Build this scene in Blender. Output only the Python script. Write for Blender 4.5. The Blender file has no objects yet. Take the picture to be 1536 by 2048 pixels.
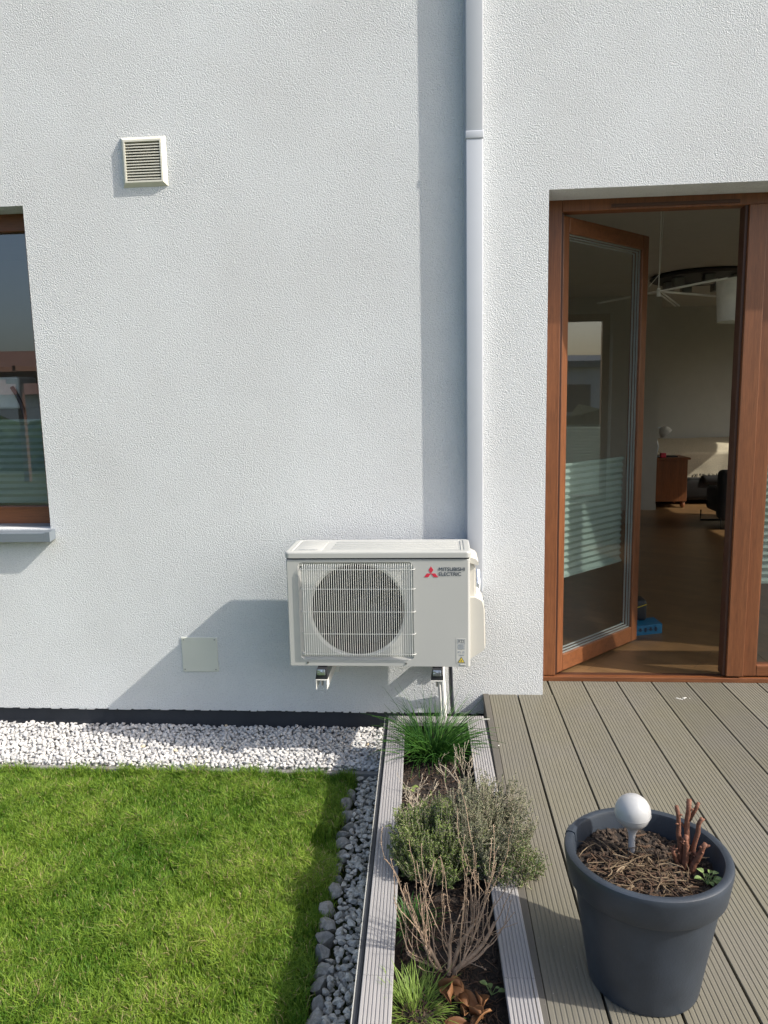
import bpy, bmesh, math, random
import numpy as np
from mathutils import Vector, Matrix, noise
PI = math.pi
R = math.radians
random.seed(7)
S = bpy.context.scene
COL = S.collection

# ------------------------------------------------------------------ camera
cam_d = bpy.data.cameras.new('Camera')
cam = bpy.data.objects.new('Camera', cam_d)
COL.objects.link(cam)
cam_d.sensor_width = 36
cam_d.lens = 36 * 1500 / 2048
cam_d.clip_start = 0.02
cam_d.clip_end = 2000
right = Vector((0.997, 0.076, -0.0195)).normalized()
back = Vector((0.078, -0.986, 0.149)).normalized()
up = back.cross(right).normalized()
right = up.cross(back).normalized()
m = Matrix((right, up, back)).transposed().to_4x4()
m.translation = Vector((0, -3.66, 1.494))
cam.matrix_world = m
S.camera = cam

# ------------------------------------------------------------------ world, sun, exposure
SUN = Vector((3.4, -1.0, 2.9)).normalized()
elev = math.asin(SUN.z)
rot = math.atan2(SUN.x, SUN.y)
w = bpy.data.worlds.new('World')
S.world = w
w.use_nodes = True
nt = w.node_tree
bg = nt.nodes['Background']
sky = nt.nodes.new('ShaderNodeTexSky')
sky.sky_type = 'NISHITA'
sky.sun_disc = False
sky.sun_elevation = elev
sky.sun_rotation = rot
sky.air_density = 1.0
sky.dust_density = 3.5
nt.links.new(sky.outputs[0], bg.inputs[0])
bg.inputs[1].default_value = 0.142
sd = bpy.data.lights.new('Sun', 'SUN')
sd.energy = 3.6
sd.angle = R(0.55)
sd.color = (1.0, 0.93, 0.83)
so = bpy.data.objects.new('Sun', sd)
COL.objects.link(so)
so.rotation_euler = SUN.to_track_quat('Z', 'Y').to_euler()
S.view_settings.view_transform = 'Standard'
S.view_settings.look = 'None'
S.view_settings.exposure = 0.66
S.view_settings.gamma = 1

# ------------------------------------------------------------------ material helpers
def newmat(name):
    m = bpy.data.materials.new(name)
    m.use_nodes = True
    return m, m.node_tree, m.node_tree.nodes['Principled BSDF']
def N(nt, t, **k):
    n = nt.nodes.new(t)
    for a, b in k.items():
        if a in ('operation', 'blend_type', 'feature', 'noise_dimensions', 'data_type', 'attribute_name', 'wave_type', 'bands_direction', 'distance'):
            setattr(n, a, b)
        else:
            n.inputs[a].default_value = b
    return n
def coords(nt, scale=(1, 1, 1), kind='Object'):
    tc = nt.nodes.new('ShaderNodeTexCoord')
    mp = nt.nodes.new('ShaderNodeMapping')
    mp.inputs['Scale'].default_value = scale
    nt.links.new(tc.outputs[kind], mp.inputs[0])
    return mp.outputs[0]
def ramp(nt, fac, stops):
    r = nt.nodes.new('ShaderNodeValToRGB')
    e = r.color_ramp.elements
    while len(e) < len(stops):
        e.new(0.5)
    for i, (p, c) in enumerate(stops):
        e[i].position = p
        e[i].color = (*c, 1) if len(c) == 3 else c
    nt.links.new(fac, r.inputs[0])
    return r.outputs[0]
def bump(nt, b, h, strength=0.3, dist=0.01, prev=None):
    n = nt.nodes.new('ShaderNodeBump')
    n.inputs['Strength'].default_value = strength
    n.inputs['Distance'].default_value = dist
    nt.links.new(h, n.inputs['Height'])
    if prev is not None:
        nt.links.new(prev, n.inputs['Normal'])
    if b is not None:
        nt.links.new(n.outputs[0], b.inputs['Normal'])
    return n.outputs[0]
def mix(nt, a, b, f, mode='MIX'):
    n = nt.nodes.new('ShaderNodeMix')
    n.data_type = 'RGBA'
    n.blend_type = mode
    for i, v in ((0, f), (6, a), (7, b)):
        if hasattr(v, 'is_linked'):
            nt.links.new(v, n.inputs[i])
        else:
            n.inputs[i].default_value = v if i == 0 else (*v, 1)
    return n.outputs[2]
def simple(name, col, rough=0.6, metal=0.0, var=0.12, scale=8.0, bumps=0.0, bscale=60.0, spec=0.5, stretch=(1, 1, 1)):
    m, nt, b = newmat(name)
    v = coords(nt, stretch)
    n = N(nt, 'ShaderNodeTexNoise', Scale=scale, Detail=5.0, Roughness=0.6)
    nt.links.new(v, n.inputs[0])
    c = ramp(nt, n.outputs[0], [(0.3, tuple(x * (1 - var) for x in col)), (0.7, tuple(min(1, x * (1 + var)) for x in col))])
    nt.links.new(c, b.inputs['Base Color'])
    b.inputs['Roughness'].default_value = rough
    b.inputs['Metallic'].default_value = metal
    b.inputs['Specular IOR Level'].default_value = spec
    if bumps:
        n2 = N(nt, 'ShaderNodeTexNoise', Scale=bscale, Detail=3.0)
        nt.links.new(v, n2.inputs[0])
        bump(nt, b, n2.outputs[0], bumps, 0.005)
    return m
def stucco(name, col):
    m, nt, b = newmat(name)
    v = coords(nt)
    # base tone: broad faint weathering
    n = N(nt, 'ShaderNodeTexNoise', Scale=1.3, Detail=6.0, Roughness=0.62)
    nt.links.new(v, n.inputs[0])
    c = ramp(nt, n.outputs[0], [(0.25, tuple(x * k_ for x, k_ in zip(col, (0.915, 0.90, 0.89)))), (0.75, tuple(x * 1.05 for x in col))])
    # rubbed grain: stones dragged in the render
    v2 = coords(nt, (1, 1, 1))
    warp = N(nt, 'ShaderNodeTexNoise', Scale=60.0, Detail=2.0)
    nt.links.new(v2, warp.inputs[0])
    add = nt.nodes.new('ShaderNodeMixRGB')
    add.inputs[0].default_value = 0.012
    nt.links.new(v2, add.inputs[1])
    nt.links.new(warp.outputs[1], add.inputs[2])
    g1 = N(nt, 'ShaderNodeTexVoronoi', Scale=210.0, feature='SMOOTH_F1')
    g1.inputs['Smoothness'].default_value = 0.4
    nt.links.new(add.outputs[0], g1.inputs[0])
    g2 = N(nt, 'ShaderNodeTexNoise', Scale=165.0, Detail=2.5, Roughness=0.5, Distortion=0.5)
    nt.links.new(v2, g2.inputs[0])
    b1 = bump(nt, None, g1.outputs['Distance'], 0.6, -0.0036)
    bump(nt, b, g2.outputs[0], 0.8, 0.0046, b1)
    cc = mix(nt, tuple(1 for _ in col), (0.83, 0.84, 0.86), ramp(nt, g2.outputs[0], [(0.30, (1, 1, 1)), (0.48, (0, 0, 0))]))
    cf = mix(nt, (1, 1, 1), (1, 1, 1), 1.0, 'MULTIPLY')
    mm = nt.nodes.new('ShaderNodeMixRGB')
    mm.blend_type = 'MULTIPLY'
    mm.inputs[0].default_value = 1
    nt.links.new(c, mm.inputs[1])
    nt.links.new(cc, mm.inputs[2])
    nt.links.new(mm.outputs[0], b.inputs['Base Color'])
    b.inputs['Roughness'].default_value = 0.95
    b.inputs['Specular IOR Level'].default_value = 0.1
    return m
def wood(name, c1, c2, rough=0.4, axis='Z', scale=1.0, spec=0.5):
    m, nt, b = newmat(name)
    st = {'Z': (14, 14, 0.9), 'X': (0.9, 14, 14), 'Y': (14, 0.9, 14)}[axis]
    v = coords(nt, tuple(s * scale for s in st))
    n = N(nt, 'ShaderNodeTexNoise', Scale=2.2, Detail=8.0, Roughness=0.62, Distortion=0.7)
    nt.links.new(v, n.inputs[0])
    n2 = N(nt, 'ShaderNodeTexNoise', Scale=14.0, Detail=4.0, Roughness=0.7)
    nt.links.new(v, n2.inputs[0])
    a = ramp(nt, n.outputs[0], [(0.28, c1), (0.5, tuple((x + y) / 2 for x, y in zip(c1, c2))), (0.75, c2)])
    f = ramp(nt, n2.outputs[0], [(0.35, (0.72, 0.72, 0.72)), (0.6, (1.08, 1.08, 1.08))])
    mm = nt.nodes.new('ShaderNodeMixRGB')
    mm.blend_type = 'MULTIPLY'
    mm.inputs[0].default_value = 0.8
    nt.links.new(a, mm.inputs[1])
    nt.links.new(f, mm.inputs[2])
    nt.links.new(mm.outputs[0], b.inputs['Base Color'])
    b.inputs['Roughness'].default_value = rough
    b.inputs['Specular IOR Level'].default_value = spec
    bump(nt, b, n2.outputs[0], 0.08, 0.003)
    return m
def glass(name, tint=(0.84, 0.87, 0.86), ior=1.72, rough=0.0):
    m = bpy.data.materials.new(name)
    m.use_nodes = True
    nt = m.node_tree
    nt.nodes.clear()
    o = nt.nodes.new('ShaderNodeOutputMaterial')
    mx = nt.nodes.new('ShaderNodeMixShader')
    tr = nt.nodes.new('ShaderNodeBsdfTransparent')
    gl = nt.nodes.new('ShaderNodeBsdfGlossy')
    lw = nt.nodes.new('ShaderNodeLayerWeight')
    lw.inputs[0].default_value = 0.5
    pw = nt.nodes.new('ShaderNodeMath'); pw.operation = 'POWER'; pw.inputs[1].default_value = 5.0
    nt.links.new(lw.outputs['Facing'], pw.inputs[0])
    fr = nt.nodes.new('ShaderNodeMath'); fr.operation = 'MULTIPLY_ADD'
    f0 = 2 * ((ior - 1) / (ior + 1)) ** 2
    fr.inputs[1].default_value = 1 - f0; fr.inputs[2].default_value = f0
    nt.links.new(pw.outputs[0], fr.inputs[0])
    tr.inputs[0].default_value = (*tint, 1)
    gl.inputs['Color'].default_value = (0.95, 0.97, 1, 1)
    gl.inputs['Roughness'].default_value = rough
    geo = nt.nodes.new('ShaderNodeNewGeometry')
    nt.links.new(fr.outputs[0], mx.inputs[0])
    nt.links.new(tr.outputs[0], mx.inputs[1])
    nt.links.new(gl.outputs[0], mx.inputs[2])
    nt.links.new(mx.outputs[0], o.inputs[0])
    return m
def leafy(name, c1, c2, trans=0.35, rough=0.5, attr='tint', dry=None):
    """foliage: colour picked per leaf from the 'tint' attribute, a little light passes through"""
    m = bpy.data.materials.new(name)
    m.use_nodes = True
    nt = m.node_tree
    nt.nodes.clear()
    o = nt.nodes.new('ShaderNodeOutputMaterial')
    at = nt.nodes.new('ShaderNodeAttribute')
    at.attribute_name = attr
    c = ramp(nt, at.outputs['Fac'], [(0.0, c1), (0.94, c2), (1.0, dry or c2)])
    p = nt.nodes.new('ShaderNodeBsdfPrincipled')
    p.inputs['Roughness'].default_value = rough
    p.inputs['Specular IOR Level'].default_value = 0.3
    t = nt.nodes.new('ShaderNodeBsdfTranslucent')
    mx = nt.nodes.new('ShaderNodeMixShader')
    mx.inputs[0].default_value = trans
    nt.links.new(c, p.inputs['Base Color'])
    nt.links.new(c, t.inputs['Color'])
    nt.links.new(p.outputs[0], mx.inputs[1])
    nt.links.new(t.outputs[0], mx.inputs[2])
    nt.links.new(mx.outputs[0], o.inputs[0])
    return m

MAT = {}
MAT['stucco'] = stucco('stucco', (0.655, 0.685, 0.70))
MAT['inside_paint'] = simple('inside_paint', (0.50, 0.49, 0.45), 0.9, var=0.03)
MAT['plinth'] = simple('plinth', (0.028, 0.033, 0.042), 0.75, var=0.15, scale=5, bumps=0.25, bscale=90)
MAT['soffit'] = simple('soffit', (0.5, 0.5, 0.49), 0.95, var=0.04, bumps=0.4, bscale=160)
MAT['oak_z'] = wood('oak_film_upright', (0.125, 0.042, 0.014), (0.215, 0.078, 0.028), 0.42, 'Z')
MAT['oak_x'] = wood('oak_film_level', (0.125, 0.042, 0.014), (0.215, 0.078, 0.028), 0.42, 'X')
MAT['rabbet'] = simple('rabbet', (0.06, 0.022, 0.012), 0.5)
MAT['seal'] = simple('seal', (0.03, 0.03, 0.032), 0.6)
MAT['glass'] = glass('glass')
MAT['glass_k'] = glass('glass_kitchen', (0.8, 0.85, 0.86), 1.85)
MAT['spacer'] = simple('spacer', (0.45, 0.47, 0.47), 0.35, 0.3)
MAT['sill'] = simple('sill_metal', (0.2, 0.235, 0.27), 0.4, 0.25, var=0.04)
MAT['vent'] = simple('vent_plastic', (0.66, 0.65, 0.56), 0.4, var=0.03)
MAT['vent_dark'] = simple('vent_dark', (0.22, 0.22, 0.23), 0.8)
MAT['plate'] = simple('cover_plate', (0.60, 0.62, 0.56), 0.5, var=0.03)
MAT['screw'] = simple('screw', (0.3, 0.3, 0.3), 0.35, 0.8)
MAT['trunk'] = simple('trunking', (0.47, 0.50, 0.545), 0.38, var=0.02)
MAT['ac'] = simple('ac_paint', (0.425, 0.435, 0.42), 0.36, var=0.02, scale=3)
MAT['ac_side'] = simple('ac_plastic', (0.58, 0.565, 0.51), 0.42, var=0.02)
MAT['wire'] = simple('grille_wire', (0.62, 0.64, 0.62), 0.4, var=0.02)
MAT['black'] = simple('black_plastic', (0.02, 0.022, 0.026), 0.5)
MAT['fan'] = simple('fan_plastic', (0.012, 0.014, 0.019), 0.45)
MAT['zinc'] = simple('zinc', (0.55, 0.6, 0.66), 0.28, 0.9, var=0.2, scale=60)
MAT['white_metal'] = simple('white_metal', (0.7, 0.7, 0.66), 0.4)
MAT['logo_red'] = simple('logo_red', (0.55, 0.03, 0.06), 0.45)
MAT['ink'] = simple('ink', (0.03, 0.05, 0.08), 0.5)
MAT['ink_soft'] = simple('ink_soft', (0.27, 0.30, 0.33), 0.6)
MAT['label'] = simple('label', (0.46, 0.465, 0.44), 0.5)
MAT['yellow'] = simple('yellow', (0.62, 0.48, 0.05), 0.5)
MAT['conduit'] = simple('conduit', (0.72, 0.72, 0.7), 0.45, var=0.04)
MAT['cable'] = simple('cable', (0.03, 0.035, 0.045), 0.45)
MAT['pot'] = simple('pot_plastic', (0.027, 0.036, 0.050), 0.47, var=0.28, scale=7, bumps=0.08, bscale=160)
MAT['dark_profile'] = simple('dark_profile', (0.03, 0.035, 0.045), 0.55)
MAT['alu'] = simple('alu', (0.6, 0.6, 0.56), 0.4, 0.4)
MAT['fabric_dark'] = simple('fabric_dark', (0.035, 0.035, 0.037), 0.9, bumps=0.3, bscale=300)
MAT['fur'] = simple('fur', (0.015, 0.014, 0.014), 1.0, bumps=0.8, bscale=80)
MAT['shade'] = simple('lamp_shade', (0.75, 0.73, 0.66), 0.7)
MAT['blue'] = simple('blue_card', (0.015, 0.14, 0.27), 0.4)
MAT['cabinet'] = wood('cabinet', (0.15, 0.05, 0.015), (0.24, 0.085, 0.028), 0.45, 'Z', 0.6)
MAT['concrete'] = simple('concrete', (0.21, 0.205, 0.195), 0.9, var=0.15, scale=30, bumps=0.3, bscale=150)

def planks(name, c1, c2, dirt, along, rough=0.62, spec=0.35):
    """weathered composite board, streaked along its length"""
    m, nt, b = newmat(name)
    st = (30, 1.2, 30) if along == 'Y' else (1.2, 30, 30)
    v = coords(nt, st)
    n = N(nt, 'ShaderNodeTexNoise', Scale=2.0, Detail=7.0, Roughness=0.7)
    nt.links.new(v, n.inputs[0])
    v2 = coords(nt)
    n2 = N(nt, 'ShaderNodeTexNoise', Scale=2.6, Detail=5.0, Roughness=0.6)
    nt.links.new(v2, n2.inputs[0])
    a = ramp(nt, n.outputs[0], [(0.3, c1), (0.7, c2)])
    f = ramp(nt, n2.outputs[0], [(0.38, (0, 0, 0)), (0.62, (1, 1, 1))])
    c = mix(nt, c1, dirt, f)
    mm = nt.nodes.new('ShaderNodeMixRGB')
    mm.inputs[0].default_value = 0.55
    nt.links.new(a, mm.inputs[1])
    nt.links.new(c, mm.inputs[2])
    # tiny pale specks and scuffs
    sp = N(nt, 'ShaderNodeTexNoise', Scale=95.0, Detail=2.0, Roughness=0.4)
    nt.links.new(v2, sp.inputs[0])
    sf = ramp(nt, sp.outputs[0], [(0.76, (0, 0, 0)), (0.80, (1, 1, 1))])
    at = nt.nodes.new('ShaderNodeAttribute')
    at.attribute_name = 'tint'
    br = ramp(nt, at.outputs['Fac'], [(0.0, (0.90, 0.90, 0.90)), (1.0, (1.07, 1.07, 1.07))])
    m3 = nt.nodes.new('ShaderNodeMixRGB')
    m3.blend_type = 'MULTIPLY'
    m3.inputs[0].default_value = 1
    nt.links.new(mm.outputs[0], m3.inputs[1])
    nt.links.new(br, m3.inputs[2])
    m4 = nt.nodes.new('ShaderNodeMixRGB')
    nt.links.new(sf, m4.inputs[0])
    nt.links.new(m3.outputs[0], m4.inputs[1])
    m4.inputs[2].default_value = (0.32, 0.32, 0.3, 1)
    nt.links.new(m4.outputs[0], b.inputs['Base Color'])
    b.inputs['Roughness'].default_value = rough
    b.inputs['Specular IOR Level'].default_value = spec
    bump(nt, b, n.outputs[0], 0.15, 0.002)
    return m
MAT['deck'] = planks('deck_composite', (0.15, 0.142, 0.118), (0.205, 0.196, 0.165), (0.152, 0.142, 0.098), 'Y')
MAT['deck_trim'] = planks('deck_trim', (0.10, 0.094, 0.083), (0.135, 0.128, 0.115), (0.11, 0.10, 0.08), 'Y')
MAT['box_board'] = planks('box_board', (0.29, 0.285, 0.29), (0.37, 0.365, 0.37), (0.33, 0.32, 0.31), 'Y')
MAT['box_board_x'] = planks('box_board_across', (0.25, 0.25, 0.255), (0.32, 0.315, 0.32), (0.29, 0.285, 0.28), 'X')

def parquet(name):
    m, nt, b = newmat(name)
    v = coords(nt)
    # herringbone-like slats, rotated 45 degrees
    mp = nt.nodes.new('ShaderNodeMapping')
    mp.inputs['Rotation'].default_value = (0, 0, R(35))
    nt.links.new(v, mp.inputs[0])
    br = nt.nodes.new('ShaderNodeTexBrick')
    br.inputs['Color1'].default_value = (0.15, 0.085, 0.038, 1)
    br.inputs['Color2'].default_value = (0.20, 0.115, 0.052, 1)
    br.inputs['Mortar'].default_value = (0.05, 0.03, 0.015, 1)
    br.inputs['Scale'].default_value = 1.0
    br.inputs['Mortar Size'].default_value = 0.0012
    br.inputs['Brick Width'].default_value = 0.9
    br.inputs['Row Height'].default_value = 0.12
    nt.links.new(mp.outputs[0], br.inputs[0])
    n = N(nt, 'ShaderNodeTexNoise', Scale=9.0, Detail=6.0)
    nt.links.new(v, n.inputs[0])
    f = ramp(nt, n.outputs[0], [(0.3, (0.8, 0.8, 0.8)), (0.7, (1.1, 1.1, 1.1))])
    mm = nt.nodes.new('ShaderNodeMixRGB')
    mm.blend_type = 'MULTIPLY'
    mm.inputs[0].default_value = 1
    nt.links.new(br.outputs[0], mm.inputs[1])
    nt.links.new(f, mm.inputs[2])
    nt.links.new(mm.outputs[0], b.inputs['Base Color'])
    b.inputs['Roughness'].default_value = 0.33
    return m
MAT['parquet'] = parquet('parquet')

def stone(name, c1, c2, c3, sc=60.0):
    m, nt, b = newmat(name)
    v = coords(nt)
    n = N(nt, 'ShaderNodeTexNoise', Scale=sc, Detail=5.0, Roughness=0.7)
    nt.links.new(v, n.inputs[0])
    a = ramp(nt, n.outputs[0], [(0.3, c1), (0.5, c2), (0.68, c3)])
    at = nt.nodes.new('ShaderNodeAttribute')
    at.attribute_name = 'tint'
    br = ramp(nt, at.outputs['Fac'], [(0.0, (0.62, 0.63, 0.65)), (0.75, (1.0, 1.0, 1.0)), (0.95, (1.1, 1.08, 1.04)), (1.0, (1.1, 0.93, 0.66))])
    mm = nt.nodes.new('ShaderNodeMixRGB')
    mm.blend_type = 'MULTIPLY'
    mm.inputs[0].default_value = 1
    nt.links.new(a, mm.inputs[1])
    nt.links.new(br, mm.inputs[2])
    nt.links.new(mm.outputs[0], b.inputs['Base Color'])
    b.inputs['Roughness'].default_value = 0.85
    b.inputs['Specular IOR Level'].default_value = 0.25
    bump(nt, b, n.outputs[0], 0.4, 0.004)
    return m
MAT['gravel'] = stone('gravel', (0.34, 0.34, 0.345), (0.57, 0.565, 0.555), (0.70, 0.69, 0.67))
MAT['granite'] = stone('granite', (0.24, 0.225, 0.20), (0.49, 0.465, 0.42), (0.68, 0.65, 0.59), 90)
MAT['sett'] = stone('sett', (0.17, 0.165, 0.15), (0.29, 0.28, 0.255), (0.42, 0.41, 0.38), 40)
MAT['soil'] = simple('soil', (0.020, 0.015, 0.012), 0.95, var=0.5, scale=55, bumps=0.9, bscale=110)
MAT['soil_clod'] = simple('soil_clod', (0.055, 0.038, 0.027), 0.95, var=0.4, scale=90)
MAT['earth'] = simple('earth', (0.045, 0.06, 0.016), 0.95, var=0.4, scale=30, bumps=0.5, bscale=70)
MAT['grass'] = leafy('grass', (0.066, 0.172, 0.013), (0.30, 0.42, 0.055), 0.35, 0.55, dry=(0.40, 0.33, 0.17))
MAT['chive'] = leafy('chive', (0.022, 0.085, 0.018), (0.075, 0.19, 0.03), 0.25, 0.42)
MAT['tuft'] = leafy('tuft', (0.07, 0.15, 0.022), (0.27, 0.38, 0.085), 0.4, 0.5)
MAT['thyme'] = leafy('thyme', (0.055, 0.10, 0.030), (0.22, 0.29, 0.08), 0.25, 0.6)
MAT['thyme_grey'] = leafy('thyme_grey', (0.10, 0.115, 0.065), (0.27, 0.29, 0.18), 0.2, 0.7)
MAT['weed'] = leafy('weed', (0.20, 0.30, 0.10), (0.34, 0.45, 0.18), 0.3, 0.5)
MAT['dead_leaf'] = leafy('dead_leaf', (0.12, 0.05, 0.02), (0.30, 0.15, 0.065), 0.15, 0.6)
MAT['straw'] = leafy('straw', (0.07, 0.045, 0.026), (0.30, 0.23, 0.15), 0.1, 0.7)
MAT['bark_mulch'] = leafy('bark_mulch', (0.03, 0.017, 0.011), (0.16, 0.10, 0.065), 0.0, 0.8)
MAT['twig'] = simple('twig', (0.37, 0.27, 0.19), 0.8, var=0.3, scale=70, bumps=0.3, bscale=300)
MAT['twig_grey'] = simple('twig_grey', (0.46, 0.40, 0.31), 0.8, var=0.25, scale=70)
MAT['stump'] = simple('stump', (0.15, 0.062, 0.036), 0.7, var=0.35, scale=60, bumps=0.4, bscale=200)
def blind_mat(name, col, tr):
    m = bpy.data.materials.new(name)
    m.use_nodes = True
    nt = m.node_tree
    nt.nodes.clear()
    o = nt.nodes.new('ShaderNodeOutputMaterial')
    d = nt.nodes.new('ShaderNodeBsdfDiffuse')
    t = nt.nodes.new('ShaderNodeBsdfTranslucent')
    x = nt.nodes.new('ShaderNodeMixShader')
    n = N(nt, 'ShaderNodeTexNoise', Scale=40.0, Detail=3.0)
    c = ramp(nt, n.outputs[0], [(0.3, tuple(k * 0.93 for k in col)), (0.7, col)])
    nt.links.new(c, d.inputs[0])
    nt.links.new(c, t.inputs[0])
    x.inputs[0].default_value = tr
    nt.links.new(d.outputs[0], x.inputs[1])
    nt.links.new(t.outputs[0], x.inputs[2])
    nt.links.new(x.outputs[0], o.inputs[0])
    return m
MAT['blind'] = blind_mat('blind_cloth', (0.40, 0.50, 0.455), 0.40)
MAT['globe'] = simple('globe', (0.40, 0.41, 0.42), 0.3, var=0.06, scale=20)
MAT['globe'].node_tree.nodes['Principled BSDF'].inputs['Subsurface Weight'].default_value = 0.35
MAT['globe'].node_tree.nodes['Principled BSDF'].inputs['Subsurface Radius'].default_value = (0.02, 0.02, 0.02)
MAT['lamp_glass'] = simple('lamp_glass', (0.75, 0.74, 0.7), 0.35)
MAT['bedcover'] = simple('bedcover', (0.55, 0.48, 0.36), 0.8, var=0.25, scale=120, bumps=0.5, bscale=260)
MAT['tile_roof'] = simple('tile_roof', (0.22, 0.12, 0.09), 0.8, var=0.2, scale=4)
MAT['render_white'] = simple('render_white', (0.82, 0.80, 0.76), 0.9)
MAT['win_dark'] = simple('win_dark', (0.05, 0.06, 0.08), 0.2)
MAT['hedge'] = simple('hedge', (0.03, 0.055, 0.015), 0.9, var=0.5, scale=9, bumps=1.0, bscale=20)
MAT['pergola'] = simple('pergola', (0.14, 0.07, 0.045), 0.7)

# ------------------------------------------------------------------ geometry helpers
class MB:
    def __init__(s):
        s.v = []; s.f = []; s.t = []
    def quad(s, a, b, c, d, t=0.5):
        n = len(s.v); s.v += [a, b, c, d]; s.f.append((n, n + 1, n + 2, n + 3)); s.t += [t] * 4
    def tri(s, a, b, c, t=0.5):
        n = len(s.v); s.v += [a, b, c]; s.f.append((n, n + 1, n + 2)); s.t += [t] * 3
    def poly(s, pts, t=0.5):
        n = len(s.v); s.v += pts; s.f.append(tuple(range(n, n + len(pts)))); s.t += [t] * len(pts)
    def box(s, x0, x1, y0, y1, z0, z1, t=0.5):
        n = len(s.v)
        for z in (z0, z1):
            for x, y in ((x0, y0), (x1, y0), (x1, y1), (x0, y1)):
                s.v.append((x, y, z))
        for f in ((0, 3, 2, 1), (4, 5, 6, 7), (0, 1, 5, 4), (1, 2, 6, 5), (2, 3, 7, 6), (3, 0, 4, 7)):
            s.f.append(tuple(n + i for i in f))
        s.t += [t] * 8
    def bbox(s, x0, x1, y0, y1, z0, z1, bev=0.004, t=0.5, seg=2):
        bm = bmesh.new()
        bmesh.ops.create_cube(bm, size=1)
        for v in bm.verts:
            v.co = Vector(((x0 + x1) / 2 + v.co.x * (x1 - x0), (y0 + y1) / 2 + v.co.y * (y1 - y0), (z0 + z1) / 2 + v.co.z * (z1 - z0)))
        bmesh.ops.bevel(bm, geom=bm.edges[:], offset=bev, segments=seg, profile=0.5, affect='EDGES')
        s.add_bm(bm, t); bm.free()
    def add_bm(s, bm, t=0.5, M=None):
        n = len(s.v)
        bm.verts.ensure_lookup_table()
        for i, v in enumerate(bm.verts):
            v.index = i
            s.v.append(tuple(M @ v.co) if M else tuple(v.co))
        for f in bm.faces:
            s.f.append(tuple(n + v.index for v in f.verts))
        s.t += [t] * len(bm.verts)
    def prism(s, poly, axis, a, b, t=0.5):
        """poly: 2D points; axis 'y' -> (x,z) extruded along y, 'x' -> (y,z), 'z' -> (x,y)"""
        def P(p, h):
            return {'y': (p[0], h, p[1]), 'x': (h, p[0], p[1]), 'z': (p[0], p[1], h)}[axis]
        n = len(s.v); k = len(poly)
        s.v += [P(p, a) for p in poly] + [P(p, b) for p in poly]
        s.t += [t] * (2 * k)
        s.f.append(tuple(range(n, n + k))); s.f.append(tuple(range(n + 2 * k - 1, n + k - 1, -1)))
        for i in range(k):
            j = (i + 1) % k
            s.f.append((n + i, n + k + i, n + k + j, n + j))
    def tube(s, pts, r, seg=6, t=0.5, cap=True):
        pts = [Vector(p) for p in pts]
        rs = r if hasattr(r, '__len__') else [r] * len(pts)
        n0 = len(s.v)
        prev = None
        for i, p in enumerate(pts):
            d = (pts[min(i + 1, len(pts) - 1)] - pts[max(i - 1, 0)])
            if d.length < 1e-9: d = Vector((0, 0, 1))
            d.normalize()
            if prev is None:
                a = d.orthogonal().normalized()
            else:
                a = (prev - d * prev.dot(d))
                if a.length < 1e-6: a = d.orthogonal()
                a.normalize()
            prev = a
            b = d.cross(a)
            for k in range(seg):
                q = 2 * PI * k / seg
                s.v.append(tuple(p + (a * math.cos(q) + b * math.sin(q)) * rs[i]))
                s.t.append(t)
        for i in range(len(pts) - 1):
            for k in range(seg):
                k2 = (k + 1) % seg
                s.f.append((n0 + i * seg + k, n0 + i * seg + k2, n0 + (i + 1) * seg + k2, n0 + (i + 1) * seg + k))
        if cap:
            s.f.append(tuple(n0 + k for k in range(seg - 1, -1, -1)))
            e = n0 + (len(pts) - 1) * seg
            s.f.append(tuple(e + k for k in range(seg)))
    def lathe(s, prof, c, seg=48, t=0.5):
        n0 = len(s.v)
        for (r, z) in prof:
            for k in range(seg):
                q = 2 * PI * k / seg
                s.v.append((c[0] + r * math.cos(q), c[1] + r * math.sin(q), c[2] + z)); s.t.append(t)
        for i in range(len(prof) - 1):
            for k in range(seg):
                k2 = (k + 1) % seg
                s.f.append((n0 + i * seg + k, n0 + i * seg + k2, n0 + (i + 1) * seg + k2, n0 + (i + 1) * seg + k))
    def build(s, name, mat, parent=None, smooth=False, tint=False, loc=None):
        me = bpy.data.meshes.new(name)
        v = s.v
        if loc is not None:
            v = [(a - loc[0], b - loc[1], c - loc[2]) for a, b, c in v]
        me.from_pydata(v, [], s.f)
        me.update()
        if tint:
            at = me.attributes.new('tint', 'FLOAT', 'POINT')
            at.data.foreach_set('value', np.array(s.t, dtype=np.float32))
        mats = mat if isinstance(mat, (list, tuple)) else [mat]
        for m_ in mats: me.materials.append(MAT[m_])
        if smooth:
            me.polygons.foreach_set('use_smooth', [True] * len(me.polygons))
            if smooth != 'all' and hasattr(me, 'set_sharp_from_angle'):
                me.set_sharp_from_angle(angle=R(38))
        o = bpy.data.objects.new(name, me)
        COL.objects.link(o)
        if loc is not None: o.location = loc
        if parent is not None:
            o.parent = parent
            o.matrix_parent_inverse = Matrix.Translation(-parent.location) if parent.type == 'EMPTY' and parent.rotation_euler.z == 0 else parent.matrix_basis.inverted()
            if parent.type != 'EMPTY' and parent.location.length == 0:
                o.matrix_parent_inverse = Matrix()
        return o
def tag(o, label, cat, group=None, kind=None):
    o['label'] = label; o['category'] = cat
    if group: o['group'] = group
    if kind: o['kind'] = kind
    return o
def thing(name, loc, label, cat, group=None):
    o = bpy.data.objects.new(name, None)
    o.empty_display_size = 0.1
    COL.objects.link(o)
    o.location = loc
    return tag(o, label, cat, group)
def struct(o):
    o['kind'] = 'structure'
    return o

def rnd(a, b): return random.uniform(a, b)
def rot2(x, y, a): return x * math.cos(a) - y * math.sin(a), x * math.sin(a) + y * math.cos(a)

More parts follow.
